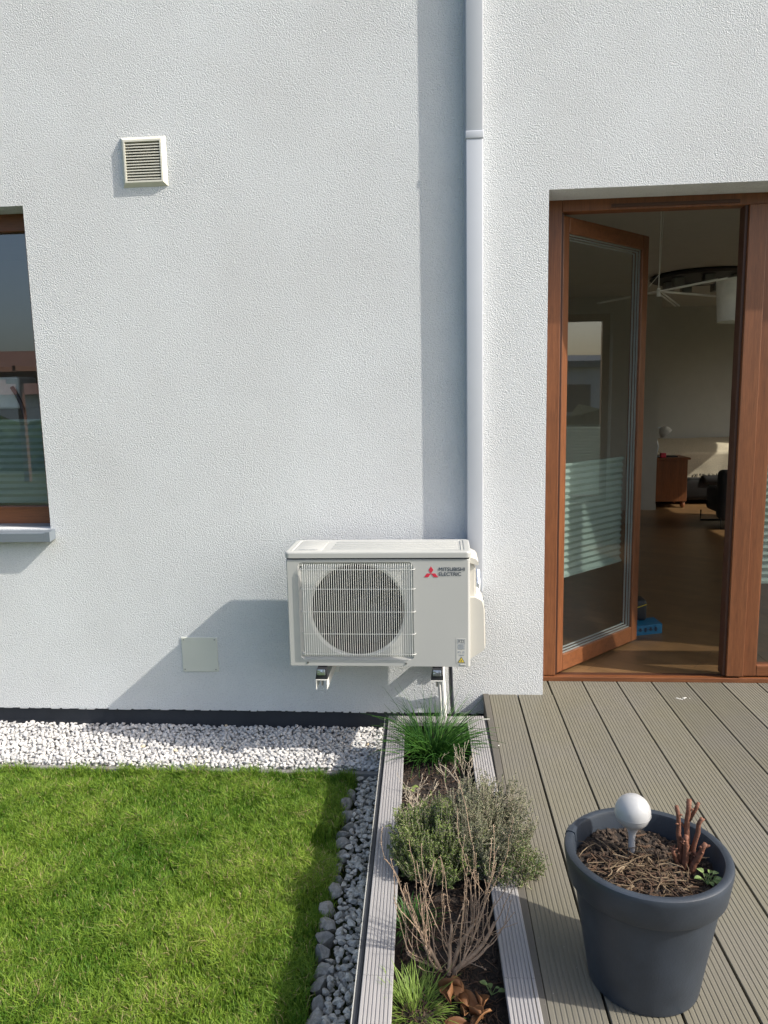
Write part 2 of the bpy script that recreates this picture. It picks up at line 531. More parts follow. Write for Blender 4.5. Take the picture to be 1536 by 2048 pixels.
# ================================================================== GROUND
g = MB()
g.quad((-300, -300, -0.30), (300, -300, -0.30), (300, 300, -0.30), (-300, 300, -0.30))
struct(g.build('ground', 'earth'))

# ================================================================== HOUSE
HX0, HX1, WT = -4.2, 5.7, 0.42
ZTOP = 6.2
house = thing('house', (0, 0, 0), 'white rendered house wall with a window and an open patio door', 'house')
def holed(mb, axis, at0, at1, u0, u1, z0, z1, holes, mbr=None):
    """a wall slab with rectangular holes: front sheet, back sheet and reveals"""
    mbr = mbr or mb
    us = sorted({u0, u1} | {h[0] for h in holes} | {h[1] for h in holes})
    zs = sorted({z0, z1} | {h[2] for h in holes} | {h[3] for h in holes})
    def P(u, d, z): return (u, d, z) if axis == 'y' else (d, u, z)
    for i in range(len(us) - 1):
        for j in range(len(zs) - 1):
            cu, cz = (us[i] + us[i + 1]) / 2, (zs[j] + zs[j + 1]) / 2
            if any(h[0] < cu < h[1] and h[2] < cz < h[3] for h in holes): continue
            for d, fl in ((at0, 0), (at1, 1)):
                q = [P(us[i], d, zs[j]), P(us[i + 1], d, zs[j]), P(us[i + 1], d, zs[j + 1]), P(us[i], d, zs[j + 1])]
                if (fl == 1) != (axis == 'x'): q.reverse()
                mb.quad(*q)
    for h in list(holes) + [(u0, u1, z0, z1)]:
        a, b, c, d = h
        o = 1 if h == (u0, u1, z0, z1) else 0
        for q in ([(a, c), (a, d)], [(b, d), (b, c)], [(a, d), (b, d)], [(b, c), (a, c)]):
            (ua, za), (ub, zb) = q
            mbr.quad(P(ua, at0, za), P(ub, at0, zb), P(ub, at1, zb), P(ua, at1, za))
DX0, DX1, DZ1 = 0.497, 4.1, 2.426          # patio door opening, its unseen right part widened to let in more sky
KX0, KX1, KZ0, KZ1 = -3.15, -2.01, 0.868, 2.451  # kitchen window opening
wall = MB()
holed(wall, 'y', 0.0, 0.30, HX0, HX1, -0.103, ZTOP, [(DX0, DX1, -0.06, DZ1), (KX0, KX1, KZ0, KZ1)])
wall.build('wall', 'stucco', house)
inner = MB()
holed(inner, 'y', 0.302, WT, HX0 + 0.4, HX1 - 0.3, -0.06, 2.9, [(DX0 + 0.02, DX1, -0.055, DZ1 - 0.01), (KX0, KX1 - 0.02, KZ0, KZ1)])
inner.build('inner_wall', 'inside_paint', house)
# right wall with windows that let the sun in, the middle one added to brighten the room, back and left walls, roof
rw = MB()
holed(rw, 'x', HX1, HX1 - 0.3, 0.304, 7.9, -0.1, ZTOP, [(0.6, 1.72, 0.25, 2.4), (2.6, 4.0, 0.25, 2.4), (5.0, 6.8, 0.3, 2.4)])
rw.build('side_wall', 'stucco', house)
rest = MB()
rest.box(HX0, HX1 - 0.302, 7.6, 7.9, -0.1, ZTOP)
rest.box(HX0, HX0 + 0.3, 0.304, 7.598, -0.1, ZTOP)
rest.build('side_wall', 'stucco', house)
rf = MB()
rf.box(HX0 - 0.05, HX1 + 0.05, -0.04, 7.95, ZTOP + 0.003, ZTOP + 0.25)
rf.build('roof', 'sill', house)
# plinth: dark strip recessed under the render
pl = MB()
pl.box(HX0 + 0.03, DX0, 0.028, 0.2, -0.34, -0.105)
pl.build('plinth', 'plinth', house)
# ragged lower edge of the render (little lumps of render hanging over the plinth)
rag = MB()
x = HX0 + 0.02
while x < 0.2:
    wd = rnd(0.012, 0.045); h = rnd(0.001, 0.0065)
    rag.box(x, x + wd, 0.001, 0.027, -0.103 - h, -0.1015)
    x += wd + rnd(0, 0.02)
rag.build('render_edge', 'stucco', house)
# bright lit arris beads down the left side of the door opening and window (render corner)
# interior shell
fl = MB(); fl.box(HX0 + 0.3, HX1 - 0.3, WT - 0.13, 7.6, -0.1, 0.012)
struct(fl.build('floor', 'parquet'))
ce = MB(); ce.box(HX0 + 0.3, HX1 - 0.3, WT, 7.6, 2.7, 2.9)
struct(ce.build('ceiling', 'inside_paint'))
iw = MB(); iw.box(HX0 + 0.305, HX1 - 0.305, 7.5, 7.596, 0.013, 2.699)
struct(iw.build('wall_back', 'inside_paint'))
iw = MB(); iw.box(0.12, 0.24, WT + 0.002, 6.14, 0.013, 2.699)
struct(iw.build('wall_left', 'inside_paint'))
iw = MB(); iw.box(0.12, 2.73, 6.142, 6.26, 0.013, 2.699)
iw.box(0.242, 2.735, 6.13, 6.1415, 0.013, 0.09)
struct(iw.build('wall_partition', 'inside_paint'))

# ---------------- kitchen window (frame, pane, pleated blind, sill)
kf = MB()
yk = 0.145
kf.bbox(KX0, KX1 + 0.0, yk, yk + 0.075, KZ1 - 0.085, KZ1 + 0.02, 0.004)
kf.bbox(KX0, KX1 + 0.0, yk, yk + 0.075, KZ0 - 0.02, KZ0 + 0.095, 0.004)
kf.bbox(KX1 - 0.085, KX1 + 0.02, yk + 0.002, yk + 0.073, KZ0 + 0.095, KZ1 - 0.085, 0.004)
kf.bbox(KX0 - 0.02, KX0 + 0.085, yk + 0.002, yk + 0.073, KZ0 + 0.095, KZ1 - 0.085, 0.004)
kwin = kf.build('window', 'oak_x', house)
p = MB(); p.quad((KX0 + 0.08, yk + 0.03, KZ0 + 0.09), (KX1 - 0.08, yk + 0.03, KZ0 + 0.09), (KX1 - 0.08, yk + 0.03, KZ1 - 0.08), (KX0 + 0.08, yk + 0.03, KZ1 - 0.08))
p.build('pane', 'glass_k', kwin)
def pleats(mb, x0, x1, z0, z1, y, pitch=0.034, depth=0.012, rail=0.014):
    n = max(2, int(round((z1 - z0 - 2 * rail) / pitch)))
    h = (z1 - z0 - 2 * rail) / n
    for i in range(n):
        za = z0 + rail + i * h
        zb = za + h / 2; zc = za + h
        mb.quad((x0, y, za), (x1, y, za), (x1, y + depth, zb), (x0, y + depth, zb))
        mb.quad((x0, y + depth, zb), (x1, y + depth, zb), (x1, y, zc), (x0, y, zc))
    mb.box(x0, x1, y - 0.004, y + depth + 0.004, z0, z0 + rail)
    mb.box(x0, x1, y - 0.004, y + depth + 0.004, z1 - rail, z1)
b = MB(); pleats(b, KX0 + 0.09, KX1 - 0.09, KZ0 + 0.11, 1.425, yk + 0.05)
b.build('pleated_blind', 'blind', kwin)
sl = MB()
sl.prism([(0.14, KZ0 + 0.006), (-0.055, KZ0 - 0.010), (-0.062, KZ0 - 0.014), (-0.062, KZ0 - 0.058), (-0.058, KZ0 - 0.058), (-0.056, KZ0 - 0.016), (0.14, KZ0 + 0.002)], 'x', KX0 - 0.03, KX1 - 0.002)
sl.prism([(-0.001, KZ0 - 0.002), (-0.062, KZ0 - 0.008), (-0.062, KZ0 - 0.058), (-0.001, KZ0 - 0.05)], 'x', KX1 - 0.001, KX1 + 0.024)
sl.build('window_sill', 'sill', kwin)
# kitchen things near the glass
kb = MB(); kb.bbox(-2.62, -2.40, 0.5, 0.7, 1.48, 1.66, 0.012)
tag(kb.build('kitchen_box', 'white_metal'), 'small white box hanging inside the window at the left edge', 'box')
kc = MB()
kc.tube([(-2.43, 0.48, 1.6), (-2.40, 0.47, 1.56), (-2.37, 0.46, 1.50), (-2.36, 0.46, 1.44), (-2.36, 0.46, 1.36)], 0.012, 8)
tag(kc.build('cable', 'cable', smooth=True), 'black hose hanging down behind the kitchen window glass', 'hose')
cwall = MB(); cwall.box(HX0 + 0.4, 0.118, 2.6, 2.7, 0.013, 2.699)
struct(cwall.build('wall_kitchen', 'inside_paint'))

# ---------------- patio door: outer frame, fixed panel, open sash
yf = 0.20
df = MB()
df.bbox(DX0 - 0.01, 0.588, yf, yf + 0.07, 0.026, DZ1 + 0.01, 0.004)
df.bbox(0.588, DX1, yf + 0.001, yf + 0.071, 2.372, DZ1 + 0.01, 0.004)
dfr = df.build('door_frame', 'oak_z', house)
th = MB()
th.bbox(DX0 + 0.012, DX1, 0.188, 0.225, -0.002, 0.024, 0.003)
th.build('threshold', 'oak_x', dfr)
th = MB()
th.box(DX0 + 0.012, DX1, 0.2255, 0.30, -0.04, 0.0105)
th.box(DX0 + 0.012, DX1, 0.24, 0.252, 0.0108, 0.018)
th.build('track', 'rabbet', dfr)
rb = MB()
rb.box(0.5885, 0.597, yf + 0.012, yf + 0.07, 0.026, 2.371)
rb.box(1.448, 1.4615, yf + 0.004, yf + 0.07, 0.035, 2.371)
rb.build('rabbet', 'rabbet', dfr)
mu = MB()
mu.bbox(1.462, 1.547, yf - 0.012, yf + 0.075, 0.034, 2.372, 0.003)
mu.build('mullion', 'oak_z', dfr)
vb = MB(); vb.bbox(0.82, 1.42, yf - 0.006, yf + 0.0005, 2.383, 2.399, 0.002)
vb.build('trickle_vent', 'rabbet', dfr)
fx = MB()
fx.bbox(1.548, 1.617, yf + 0.006, yf + 0.066, 0.030, 2.371, 0.004)
fx.build('fixed_panel', 'oak_z', dfr)
fx = MB(); fx.bbox(1.6175, DX1, yf + 0.006, yf + 0.066, 0.030, 0.088, 0.004)
fx.build('bottom_rail', 'oak_x', dfr)
fx = MB(); fx.bbox(1.6175, DX1, yf + 0.006, yf + 0.066, 2.30, 2.371, 0.004)
fx.build('top_rail', 'oak_x', dfr)
gk = MB()
gk.box(1.6172, 1.6225, yf + 0.018, yf + 0.0215, 0.0885, 2.30)
gk.build('beading', 'oak_x', dfr)
pz = MB(); pz.quad((1.61, yf + 0.036, 0.085), (DX1, yf + 0.036, 0.085), (DX1, yf + 0.036, 2.31), (1.61, yf + 0.036, 2.31))
pz.build('pane', 'glass', dfr)
pb = MB(); pleats(pb, 1.628, DX1 - 0.04, 0.515, 1.128, yf + 0.05)
pb.build('pleated_blind', 'blind', dfr)
# the open sash, built flat along +x from the hinge then turned inward
sash = bpy.data.objects.new('door_sash', None)
SH = Vector((0.600, 0.222, 0)); SA = R(46)
MS = Matrix.Translation(SH) @ Matrix.Rotation(SA, 4, 'Z')
def sbuild(mb, name, mat, parent, **k):
    mb.v = [tuple(MS @ Vector(p)) for p in mb.v]
    return mb.build(name, mat, parent, **k)
SW, SZ0, SZ1 = 0.81, 0.030, 2.362
s = MB()
s.bbox(0, 0.052, 0, 0.07, SZ0, SZ1, 0.005)
s.bbox(SW - 0.064, SW, 0, 0.07, SZ0, SZ1, 0.005)
sobj = sbuild(s, 'door', 'oak_z', house)
s = MB(); s.bbox(0.0522, SW - 0.0642, 0.001, 0.069, SZ0, SZ0 + 0.09, 0.004)
sbuild(s, 'door_rail', 'oak_x', sobj)
s = MB(); s.bbox(0.0522, SW - 0.0642, 0.001, 0.069, SZ1 - 0.078, SZ1, 0.004)
sbuild(s, 'door_rail', 'oak_x', sobj)
s = MB()
x0, x1, z0, z1 = 0.052, SW - 0.064, SZ0 + 0.09, SZ1 - 0.078
for (o_, yy) in ((0.0, 0.016), (0.009, 0.027), (0.018, 0.04)):
    w_ = 0.005
    s.box(x0 + o_, x0 + o_ + w_, yy, yy + 0.008, z0 + o_, z1 - o_)
    s.box(x1 - o_ - w_, x1 - o_, yy, yy + 0.008, z0 + o_, z1 - o_)
    s.box(x0 + o_ + w_, x1 - o_ - w_, yy, yy + 0.008, z0 + o_, z0 + o_ + w_)
    s.box(x0 + o_ + w_, x1 - o_ - w_, yy, yy + 0.008, z1 - o_ - w_, z1 - o_)
sbuild(s, 'spacer', 'spacer', sobj)
s = MB()
s.quad((x0, 0.012, z0), (x1, 0.012, z0), (x1, 0.012, z1), (x0, 0.012, z1))
sbuild(s, 'pane', 'glass', sobj)
s = MB(); pleats(s, x0 + 0.02, x1 - 0.02, 0.515, 1.135, 0.072)
sbuild(s, 'pleated_blind', 'blind', sobj)
for zz in (0.2, 1.2, 2.15):
    s = MB()
    s.tube([(-0.012, 0.012, zz - 0.05), (-0.012, 0.012, zz + 0.05)], 0.008, 10)
    sbuild(s, 'hinge', 'rabbet', sobj)

# right wall windows, the unseen middle one added for room light: frames, panes, blinds
for (a, c, z0, z1, bl) in ((0.6, 1.72, 0.25, 2.4, 1.16), (2.6, 4.0, 0.25, 2.4, None), (5.0, 6.8, 0.3, 2.4, None)):
    f_ = MB(); xx = HX1 - 0.16
    f_.box(xx, xx + 0.07, a, c, z0, z0 + 0.08)
    f_.box(xx, xx + 0.07, a, c, z1 - 0.08, z1)
    f_.box(xx + 0.001, xx + 0.069, a, a + 0.08, z0 + 0.08, z1 - 0.08)
    f_.box(xx + 0.001, xx + 0.069, c - 0.08, c, z0 + 0.08, z1 - 0.08)
    fo = f_.build('window', 'oak_z', house)
    q = MB(); q.quad((xx + 0.03, a + 0.07, z0 + 0.07), (xx + 0.03, c - 0.07, z0 + 0.07), (xx + 0.03, c - 0.07, z1 - 0.07), (xx + 0.03, a + 0.07, z1 - 0.07))
    q.build('pane', 'glass', fo)
    if bl:
        q = MB(); pleats(q, a + 0.09, c - 0.09, z0 + 0.09, bl, 0)
        q.v = [(xx - 0.02 - p_[1], p_[0], p_[2]) for p_ in q.v]
        q.build('pleated_blind', 'blind', fo)

# ================================================================== WALL FITTINGS
# vent grille
VX0, VX1, VZ0, VZ1 = -1.502, -1.284, 2.512, 2.736
vt = thing('vent_grille', (VX0 / 2 + VX1 / 2, 0, VZ0), 'square cream louvred vent grille high on the white wall', 'vent')
f_ = MB()
fw, dp = 0.026, 0.017
def ring(mb, x0, x1, z0, z1, y0, i, y1):
    """sloped picture-frame ring from outer rectangle at y0 to inner rectangle (inset i) at y1"""
    o_ = [(x0, z0), (x1, z0), (x1, z1), (x0, z1)]
    n_ = [(x0 + i, z0 + i), (x1 - i, z0 + i), (x1 - i, z1 - i), (x0 + i, z1 - i)]
    for k in range(4):
        a, b = o_[k], o_[(k + 1) % 4]; c, d = n_[(k + 1) % 4], n_[k]
        mb.quad((a[0], y0, a[1]), (b[0], y0, b[1]), (c[0], y1, c[1]), (d[0], y1, d[1]))
ring(f_, VX0, VX1, VZ0, VZ1, 0.0, 0.004, -0.006)
ring(f_, VX0 + 0.004, VX1 - 0.004, VZ0 + 0.004, VZ1 - 0.004, -0.006, 0.013, -dp - 0.003)
ring(f_, VX0 + 0.017, VX1 - 0.017, VZ0 + 0.017, VZ1 - 0.017, -dp - 0.003, 0.008, -dp - 0.003)
ring(f_, VX0 + 0.025, VX1 - 0.025, VZ0 + 0.025, VZ1 - 0.025, -dp - 0.003, 0.0005, -0.001)
f_.build('frame', 'vent', vt)
f_ = MB(); f_.box(VX0 + 0.02, VX1 - 0.02, -0.002, -0.0005, VZ0 + 0.02, VZ1 - 0.02)
f_.build('backing', 'vent_dark', vt)
n = 13
for i in range(n):
    f_ = MB()
    zc = VZ0 + 0.0285 + (VZ1 - VZ0 - 0.057) * (i + 0.5) / n
    f_.prism([(-0.018, zc - 0.0045), (-0.018, zc - 0.0005), (-0.003, zc + 0.0075), (-0.003, zc + 0.0045)], 'x', VX0 + 0.0255, VX1 - 0.0255)
    f_.build('louvre', 'vent', vt)
# blank cover plate
cpt = thing('cover_plate', (-1.263, 0, 0.11), 'blank pale square cover plate low on the wall with four screws', 'plate')
f_ = MB(); f_.bbox(-1.358, -1.168, -0.006, 0.0, 0.108, 0.294, 0.0028)
f_.build('plate', 'plate', cpt)
for (a, c) in ((-1.345, 0.281), (-1.181, 0.281), (-1.345, 0.121), (-1.181, 0.121)):
    f_ = MB(); f_.tube([(a, -0.0062, c), (a, -0.0078, c)], 0.0035, 10)
    f_.build('screw', 'screw', cpt)
# vertical pipe duct
du = thing('pipe_duct', (0.157, 0, 0.56), 'tall white rectangular duct running up the wall above the air conditioner', 'duct')
f_ = MB(); f_.bbox(0.1165, 0.194, -0.064, 0.001, 2.672, ZTOP - 0.1, 0.0045, seg=3)
f_.build('cover', 'trunk', du, smooth=True)
f_ = MB(); f_.bbox(0.1165, 0.194, -0.064, 0.001, 0.55, 2.642, 0.0045, seg=3)
f_.build('cover', 'trunk', du, smooth=True)
f_ = MB(); f_.bbox(0.1135, 0.197, -0.0672, 0.001, 2.640, 2.675, 0.0045, seg=3)
f_.build('collar', 'trunk', du, smooth=True)
f_ = MB(); f_.box(0.109, 0.1163, -0.03, 0.001, 0.56, ZTOP - 0.11)
f_.build('base', 'trunk', du)

# ================================================================== AIR CONDITIONER
ax0, ax1, ay0, ay1, az0, az1 = -0.706, 0.119, -0.403, -0.118, 0.290, 0.790
ac = thing('air_conditioner', ((ax0 + ax1) / 2, -0.26, az0), 'cream outdoor air conditioner unit with round fan hung on the white wall', 'air conditioner')
gx0, gx1, gz0, gz1 = -0.652, -0.133, 0.322, 0.776
fcx, fcz, fr_ = -0.388, 0.550, 0.212
# front panel: outer face with a shallow recess, the recess floor has the round fan opening
bm_ = MB()
def rrect(x0, x1, z0, z1, r, n=5):
    out = []
    for (cx, cz, a0) in ((x1 - r, z1 - r, 0), (x0 + r, z1 - r, 90), (x0 + r, z0 + r, 180), (x1 - r, z0 + r, 270)):
        for k in range(n + 1):
            a = R(a0 + 90 * k / n)
            out.append((cx + r * math.cos(a), cz + r * math.sin(a)))
    return out
def bridge(mb, A, ya, B, yb):
    k = len(A)
    for i in range(k):
        j = (i + 1) % k
        mb.quad((A[i][0], ya, A[i][1]), (B[i][0], yb, B[i][1]), (B[j][0], yb, B[j][1]), (A[j][0], ya, A[j][1]))
O0 = rrect(ax0, ax1, az0, az1, 0.004); O1 = rrect(ax0 + 0.003, ax1 - 0.003, az0 + 0.003, az1 - 0.003, 0.004)
OS = rrect(ax0, ax1, az0, az1, 0.004)
I0 = rrect(gx0, gx1, gz0, gz1, 0.02); I1 = rrect(gx0 + 0.012, gx1 - 0.012, gz0 + 0.010, gz1 - 0.010, 0.014)
bridge(bm_, OS, ay1, O0, ay0 + 0.012)
OR = rrect(ax0 + 0.002, ax1 - 0.003, az0 + 0.001, az1 - 0.001, 0.004)
bridge(bm_, O0, ay0 + 0.012, OR, ay0 + 0.004)
OR2 = rrect(ax0 + 0.006, ax1 - 0.010, az0 + 0.003, az1 - 0.003, 0.004)
bridge(bm_, OR, ay0 + 0.004, OR2, ay0)
bridge(bm_, OR2, ay0, I0, ay0)
bridge(bm_, I0, ay0, I1, ay0 + 0.016)
C0 = []
for (px_, pz_) in I1:
    a = math.atan2(pz_ - fcz, px_ - fcx)
    C0.append(a)
NC = 48
angs = [2 * PI * k / NC for k in range(NC)]
def rect_pt(a):
    # point on the inner rectangle in direction a
    dx, dz = math.cos(a), math.sin(a)
    t = 1e9
    for (lim, d, c) in ((gx1 - 0.012, dx, fcx), (gx0 + 0.012, dx, fcx), (gz1 - 0.010, dz, fcz), (gz0 + 0.010, dz, fcz)):
        if abs(d) > 1e-6:
            tt = (lim - c) / d
            if tt > 0: t = min(t, tt)
    return (fcx + dx * t, fcz + dz * t)
# include the four corners
cor = [math.atan2(z - fcz, x - fcx) % (2 * PI) for x in (gx0 + 0.012, gx1 - 0.012) for z in (gz0 + 0.010, gz1 - 0.010)]
angs = sorted(set(angs + cor))
A_ = [rect_pt(a) for a in angs]
B_ = [(fcx + (fr_ + 0.012) * math.cos(a), fcz + (fr_ + 0.012) * math.sin(a)) for a in angs]
B_ = [(min(max(x, gx0 + 0.0125), gx1 - 0.0125), min(max(z, gz0 + 0.0105), gz1 - 0.0105)) for x, z in B_]
C_ = [(fcx + fr_ * math.cos(a), fcz + fr_ * math.sin(a)) for a in angs]
bridge(bm_, A_, ay0 + 0.016, B_, ay0 + 0.016)
bridge(bm_, B_, ay0 + 0.016, C_, ay0 + 0.024)
bridge(bm_, C_, ay0 + 0.024, C_, ay0 + 0.034)
sh_ = MB(); bridge(sh_, C_, ay0 + 0.0343, C_, ay0 + 0.165)
bo = bm_.build('casing', 'ac', ac, smooth=True)
sh_.build('fan_shroud', 'fan', ac, smooth=True)
# back of the casing, open as a dark coil
k_ = MB(); k_.quad((ax0, ay1, az0), (ax0, ay1, az1), (ax1, ay1, az1), (ax1, ay1, az0))
k_.box(ax0 + 0.02, ax1 - 0.2, ay0 + 0.17, ay1 - 0.002, az0 + 0.02, az1 - 0.02)
k_.build('coil', 'black', ac)
# fan
fa = MB()
fa.lathe([(0.001, 0), (0.03, 0.0), (0.045, 0.012), (0.048, 0.05)], (0, 0, 0), 24)
for k in range(3):
    a0 = 2 * PI * k / 3 + 0.5
    rows = []
    for i in range(9):
        r_ = 0.045 + (0.195 - 0.045) * i / 8
        row = []
        for j in range(7):
            a = a0 + (j / 6) * (1.5 - 0.3 * i / 8) + 0.35 * (i / 8) ** 2
            row.append((r_ * math.cos(a), r_ * math.sin(a), 0.008 + 0.045 * (j / 6)))
        rows.append(row)
    for i in range(8):
        for j in range(6):
            fa.quad(rows[i][j], rows[i + 1][j], rows[i + 1][j + 1], rows[i][j + 1])
fa.v = [(fcx + x, ay0 + 0.095 + z, fcz + y) for x, y, z in fa.v]
fa.build('fan', 'fan', ac, smooth='all')
# lid
ld = MB()
def lidring(z, i, r): return [(x, y, z) for x, y in rrect(ax0 - 0.003 + i, ax1 + 0.004 - i, ay0 - 0.006 + i, ay1 + 0.006 - i, r)]
Ls = [lidring(0.796, 0.002, 0.02), lidring(0.7965, 0.0, 0.02), lidring(0.817, 0.0, 0.02), lidring(0.822, 0.002, 0.02), lidring(0.8245, 0.007, 0.018), lidring(0.825, 0.028, 0.014), lidring(0.8215, 0.032, 0.012)]
for A, B in zip(Ls, Ls[1:]):
    for i in range(len(A)):
        j = (i + 1) % len(A)
        ld.quad(A[i], A[j], B[j], B[i])
ld.poly(Ls[-1])
for i, yy in enumerate((-0.335, -0.285, -0.235, -0.185)):
    ld.bbox(ax0 + 0.20, ax1 - 0.05, yy, yy + 0.028, 0.819, 0.8245, 0.0025)
ld.bbox(ax0 + 0.035, ax0 + 0.16, -0.375, -0.15, 0.819, 0.8245, 0.002)
ld.bbox(ax1 - 0.04, ax1 - 0.034, -0.375, -0.15, 0.819, 0.8245, 0.002)
lid = ld.build('lid', 'ac', ac, smooth=True)
gm = MB(); gm.box(ax0 + 0.004, ax1 - 0.004, ay0 + 0.003, ay1, az1 + 0.0003, 0.7958)
gm.build('seam', 'plinth', ac)
# side service cover with handle recess
sc = MB()
sc.prism([(ax1 + 0.0005, 0.785), (0.140, 0.783), (0.155, 0.772), (0.160, 0.758), (0.160, 0.748), (ax1 + 0.0005, 0.762)], 'y', -0.36, -0.15)
sc.prism([(ax1 + 0.0005, 0.7615), (0.1415, 0.745), (0.146, 0.735), (0.147, 0.70), (0.1465, 0.605), (ax1 + 0.0005, 0.605)], 'y', -0.345, -0.15)
sc.prism([(ax1 + 0.0005, 0.6045), (0.150, 0.6045), (0.168, 0.595), (0.178, 0.578), (0.187, 0.548), (0.190, 0.40), (0.190, 0.372), (0.186, 0.360), (ax1 + 0.002, 0.318), (ax1 + 0.0005, 0.318)], 'y', -0.365, -0.145)
bm2 = bmesh.new()
me_ = bpy.data.meshes.new('tmp'); me_.from_pydata(sc.v, [], sc.f); bm2.from_mesh(me_); bpy.data.meshes.remove(me_)
bmesh.ops.recalc_face_normals(bm2, faces=bm2.faces[:])
bmesh.ops.bevel(bm2, geom=[e for e in bm2.edges if e.calc_length() > 0.02 and all(v.co.x > ax1 + 0.004 for v in e.verts)], offset=0.006, segments=3, affect='EDGES')
sc = MB(); sc.add_bm(bm2); bm2.free()
sc.build('service_cover', 'ac_side', ac, smooth=True)
pc = MB(); pc.tube([(0.163, -0.10, 0.54), (0.163, -0.10, 0.60), (0.163, -0.04, 0.66)], 0.022, 12)
pc.build('pipe', 'zinc', ac, smooth=True)
# wire grille
wg = MB()
wz0, wz1 = 0.338, 0.770
yw = ay0 - 0.014
nw = 50
for i in range(nw):
    xx = -0.628 + (0.487) * i / (nw - 1)
    wg.tube([(xx, ay0 + 0.014, wz1 - 0.003), (xx, ay0 - 0.004, wz1 - 0.001), (xx, yw + 0.002, wz1 - 0.010), (xx, yw, wz1 - 0.022), (xx, yw, wz0 + 0.014), (xx, yw + 0.003, wz0 + 0.004), (xx, ay0 + 0.012, wz0)], 0.0013, 6)
for zz in (0.744, 0.655, 0.550, 0.447, 0.352):
    wg.tube([(-0.645, ay0 + 0.014, zz + 0.004), (-0.636, yw + 0.006, zz), (-0.628, yw + 0.0035, zz), (-0.140, yw + 0.0035, zz), (-0.128, yw + 0.006, zz), (-0.124, ay0 + 0.0015, zz + 0.002)], 0.0015, 6)
wg.build('grille', 'wire', ac, smooth='all')
for (a, c) in ((-0.62, 0.308), (-0.17, 0.307)):
    q = MB(); q.tube([(a, ay0 - 0.003, c), (a, ay0 + 0.001, c)], 0.0045, 10)
    q.build('screw', 'screw', ac)
for (a, c) in ((-0.640, 0.765), (-0.135, 0.752), (-0.640, 0.345), (-0.135, 0.345)):
    q = MB(); q.bbox(a - 0.008, a + 0.008, ay0 + 0.004, ay0 + 0.017, c - 0.008, c + 0.008, 0.002)
    q.build('clip', 'ac_side', ac)
q = MB(); q.bbox(0.072, 0.098, ay0 - 0.0022, ay0 + 0.001, 0.300, 0.3055, 0.001)
q.build('slot', 'label', ac)
# emblem and lettering
yl = ay0 - 0.0012
def flat(mb, pts, y0=ay0 - 0.0012, y1=ay0 - 0.0002): mb.prism(pts, 'y', y0, y1)
lg = MB()
ex, ez, es = -0.0535, 0.7245, 0.0185      # centre where the three diamonds meet
hw = es * 0.58
flat(lg, [(ex, ez), (ex - hw, ez + es * 0.86), (ex, ez + es * 1.72), (ex + hw, ez + es * 0.86)])
flat(lg, [(ex, ez), (ex - hw * 2 * 0.86, ez), (ex - hw * 2 * 1.45, ez - es * 0.92), (ex - hw * 1.15, ez - es * 0.92)][::-1])
flat(lg, [(ex, ez), (ex + hw * 2 * 0.86, ez), (ex + hw * 2 * 1.45, ez - es * 0.92), (ex + hw * 1.15, ez - es * 0.92)])
lg.build('emblem', 'logo_red', ac)
def lettering(txt, x, z, w, h, mat, parent, name='lettering', bold=0.0, flatz=None, ital=0.0):
    cu = bpy.data.curves.new(name, 'FONT')
    cu.body = txt; cu.size = 1.0; cu.extrude = 0.0; cu.offset = 0.0
    o = bpy.data.objects.new('t', cu); COL.objects.link(o)
    dg = bpy.context.evaluated_depsgraph_get()
    me = bpy.data.meshes.new_from_object(o.evaluated_get(dg))
    bpy.data.objects.remove(o); bpy.data.curves.remove(cu)
    co = np.zeros(len(me.vertices) * 3); me.vertices.foreach_get('co', co); co = co.reshape(-1, 3)
    mn, mx = co.min(0), co.max(0)
    u = (co[:, 0] - mn[0]) / (mx[0] - mn[0]); v = (co[:, 1] - mn[1]) / (mx[1] - mn[1])
    if flatz is None:
        co = np.stack([x + u * w + v * ital, np.full_like(u, yl - 0.0006), z + v * h], 1)
    else:
        co = np.stack([x + u * w + v * ital, z + v * h, np.full_like(u, flatz)], 1)
    me.vertices.foreach_set('co', co.reshape(-1).astype(np.float32)); me.update()
    me.materials.clear(); me.materials.append(MAT[mat])
    if bold and flatz is None:      # heavier strokes: the same letters again, a hair to the side
        bmt = bmesh.new(); bmt.from_mesh(me)
        for dx_, dz_ in ((bold * 0.12, 0), (0, bold * 0.10), (bold * 0.12, bold * 0.10)):
            n0_ = len(bmt.verts); bmt.from_mesh(me); bmt.verts.ensure_lookup_table()
            for v_ in bmt.verts[n0_:]: v_.co.x += dx_; v_.co.z += dz_; v_.co.y -= 0.00004 * (1 + (dz_ > 0) * 2 + (dx_ > 0))
        bmt.to_mesh(me); bmt.free()
    o = bpy.data.objects.new(name, me); COL.objects.link(o)
    o.parent = parent; o.matrix_parent_inverse = Matrix.Translation(-parent.location)
    return o
lettering('MITSUBISHI', -0.0195, 0.7355, 0.1145, 0.0158, 'ink', ac, bold=0.007)
lettering('ELECTRIC', -0.0195, 0.7135, 0.098, 0.0158, 'ink', ac, bold=0.007)
lettering('HERO HERO', ax0 + 0.052, -0.372, 0.082, 0.026, 'ink_soft', ac, name='lettering', bold=0.0, flatz=0.8252, ital=0.006)
lb = MB(); lb.prism([(0.056, 0.308), (0.100, 0.308), (0.100, 0.426), (0.056, 0.426)], 'y', ay0 - 0.001, ay0 - 0.0002)
lbo = lb.build('sticker', 'label', ac)
lb = MB()
for (x0, x1, z0, z1) in ((0.062, 0.095, 0.4215, 0.4228), (0.062, 0.095, 0.4005, 0.4018), (0.062, 0.0633, 0.4018, 0.4215), (0.0937, 0.095, 0.4018, 0.4215)):
    lb.box(x0, x1, yl - 0.0006, yl - 0.0001, z0, z1)
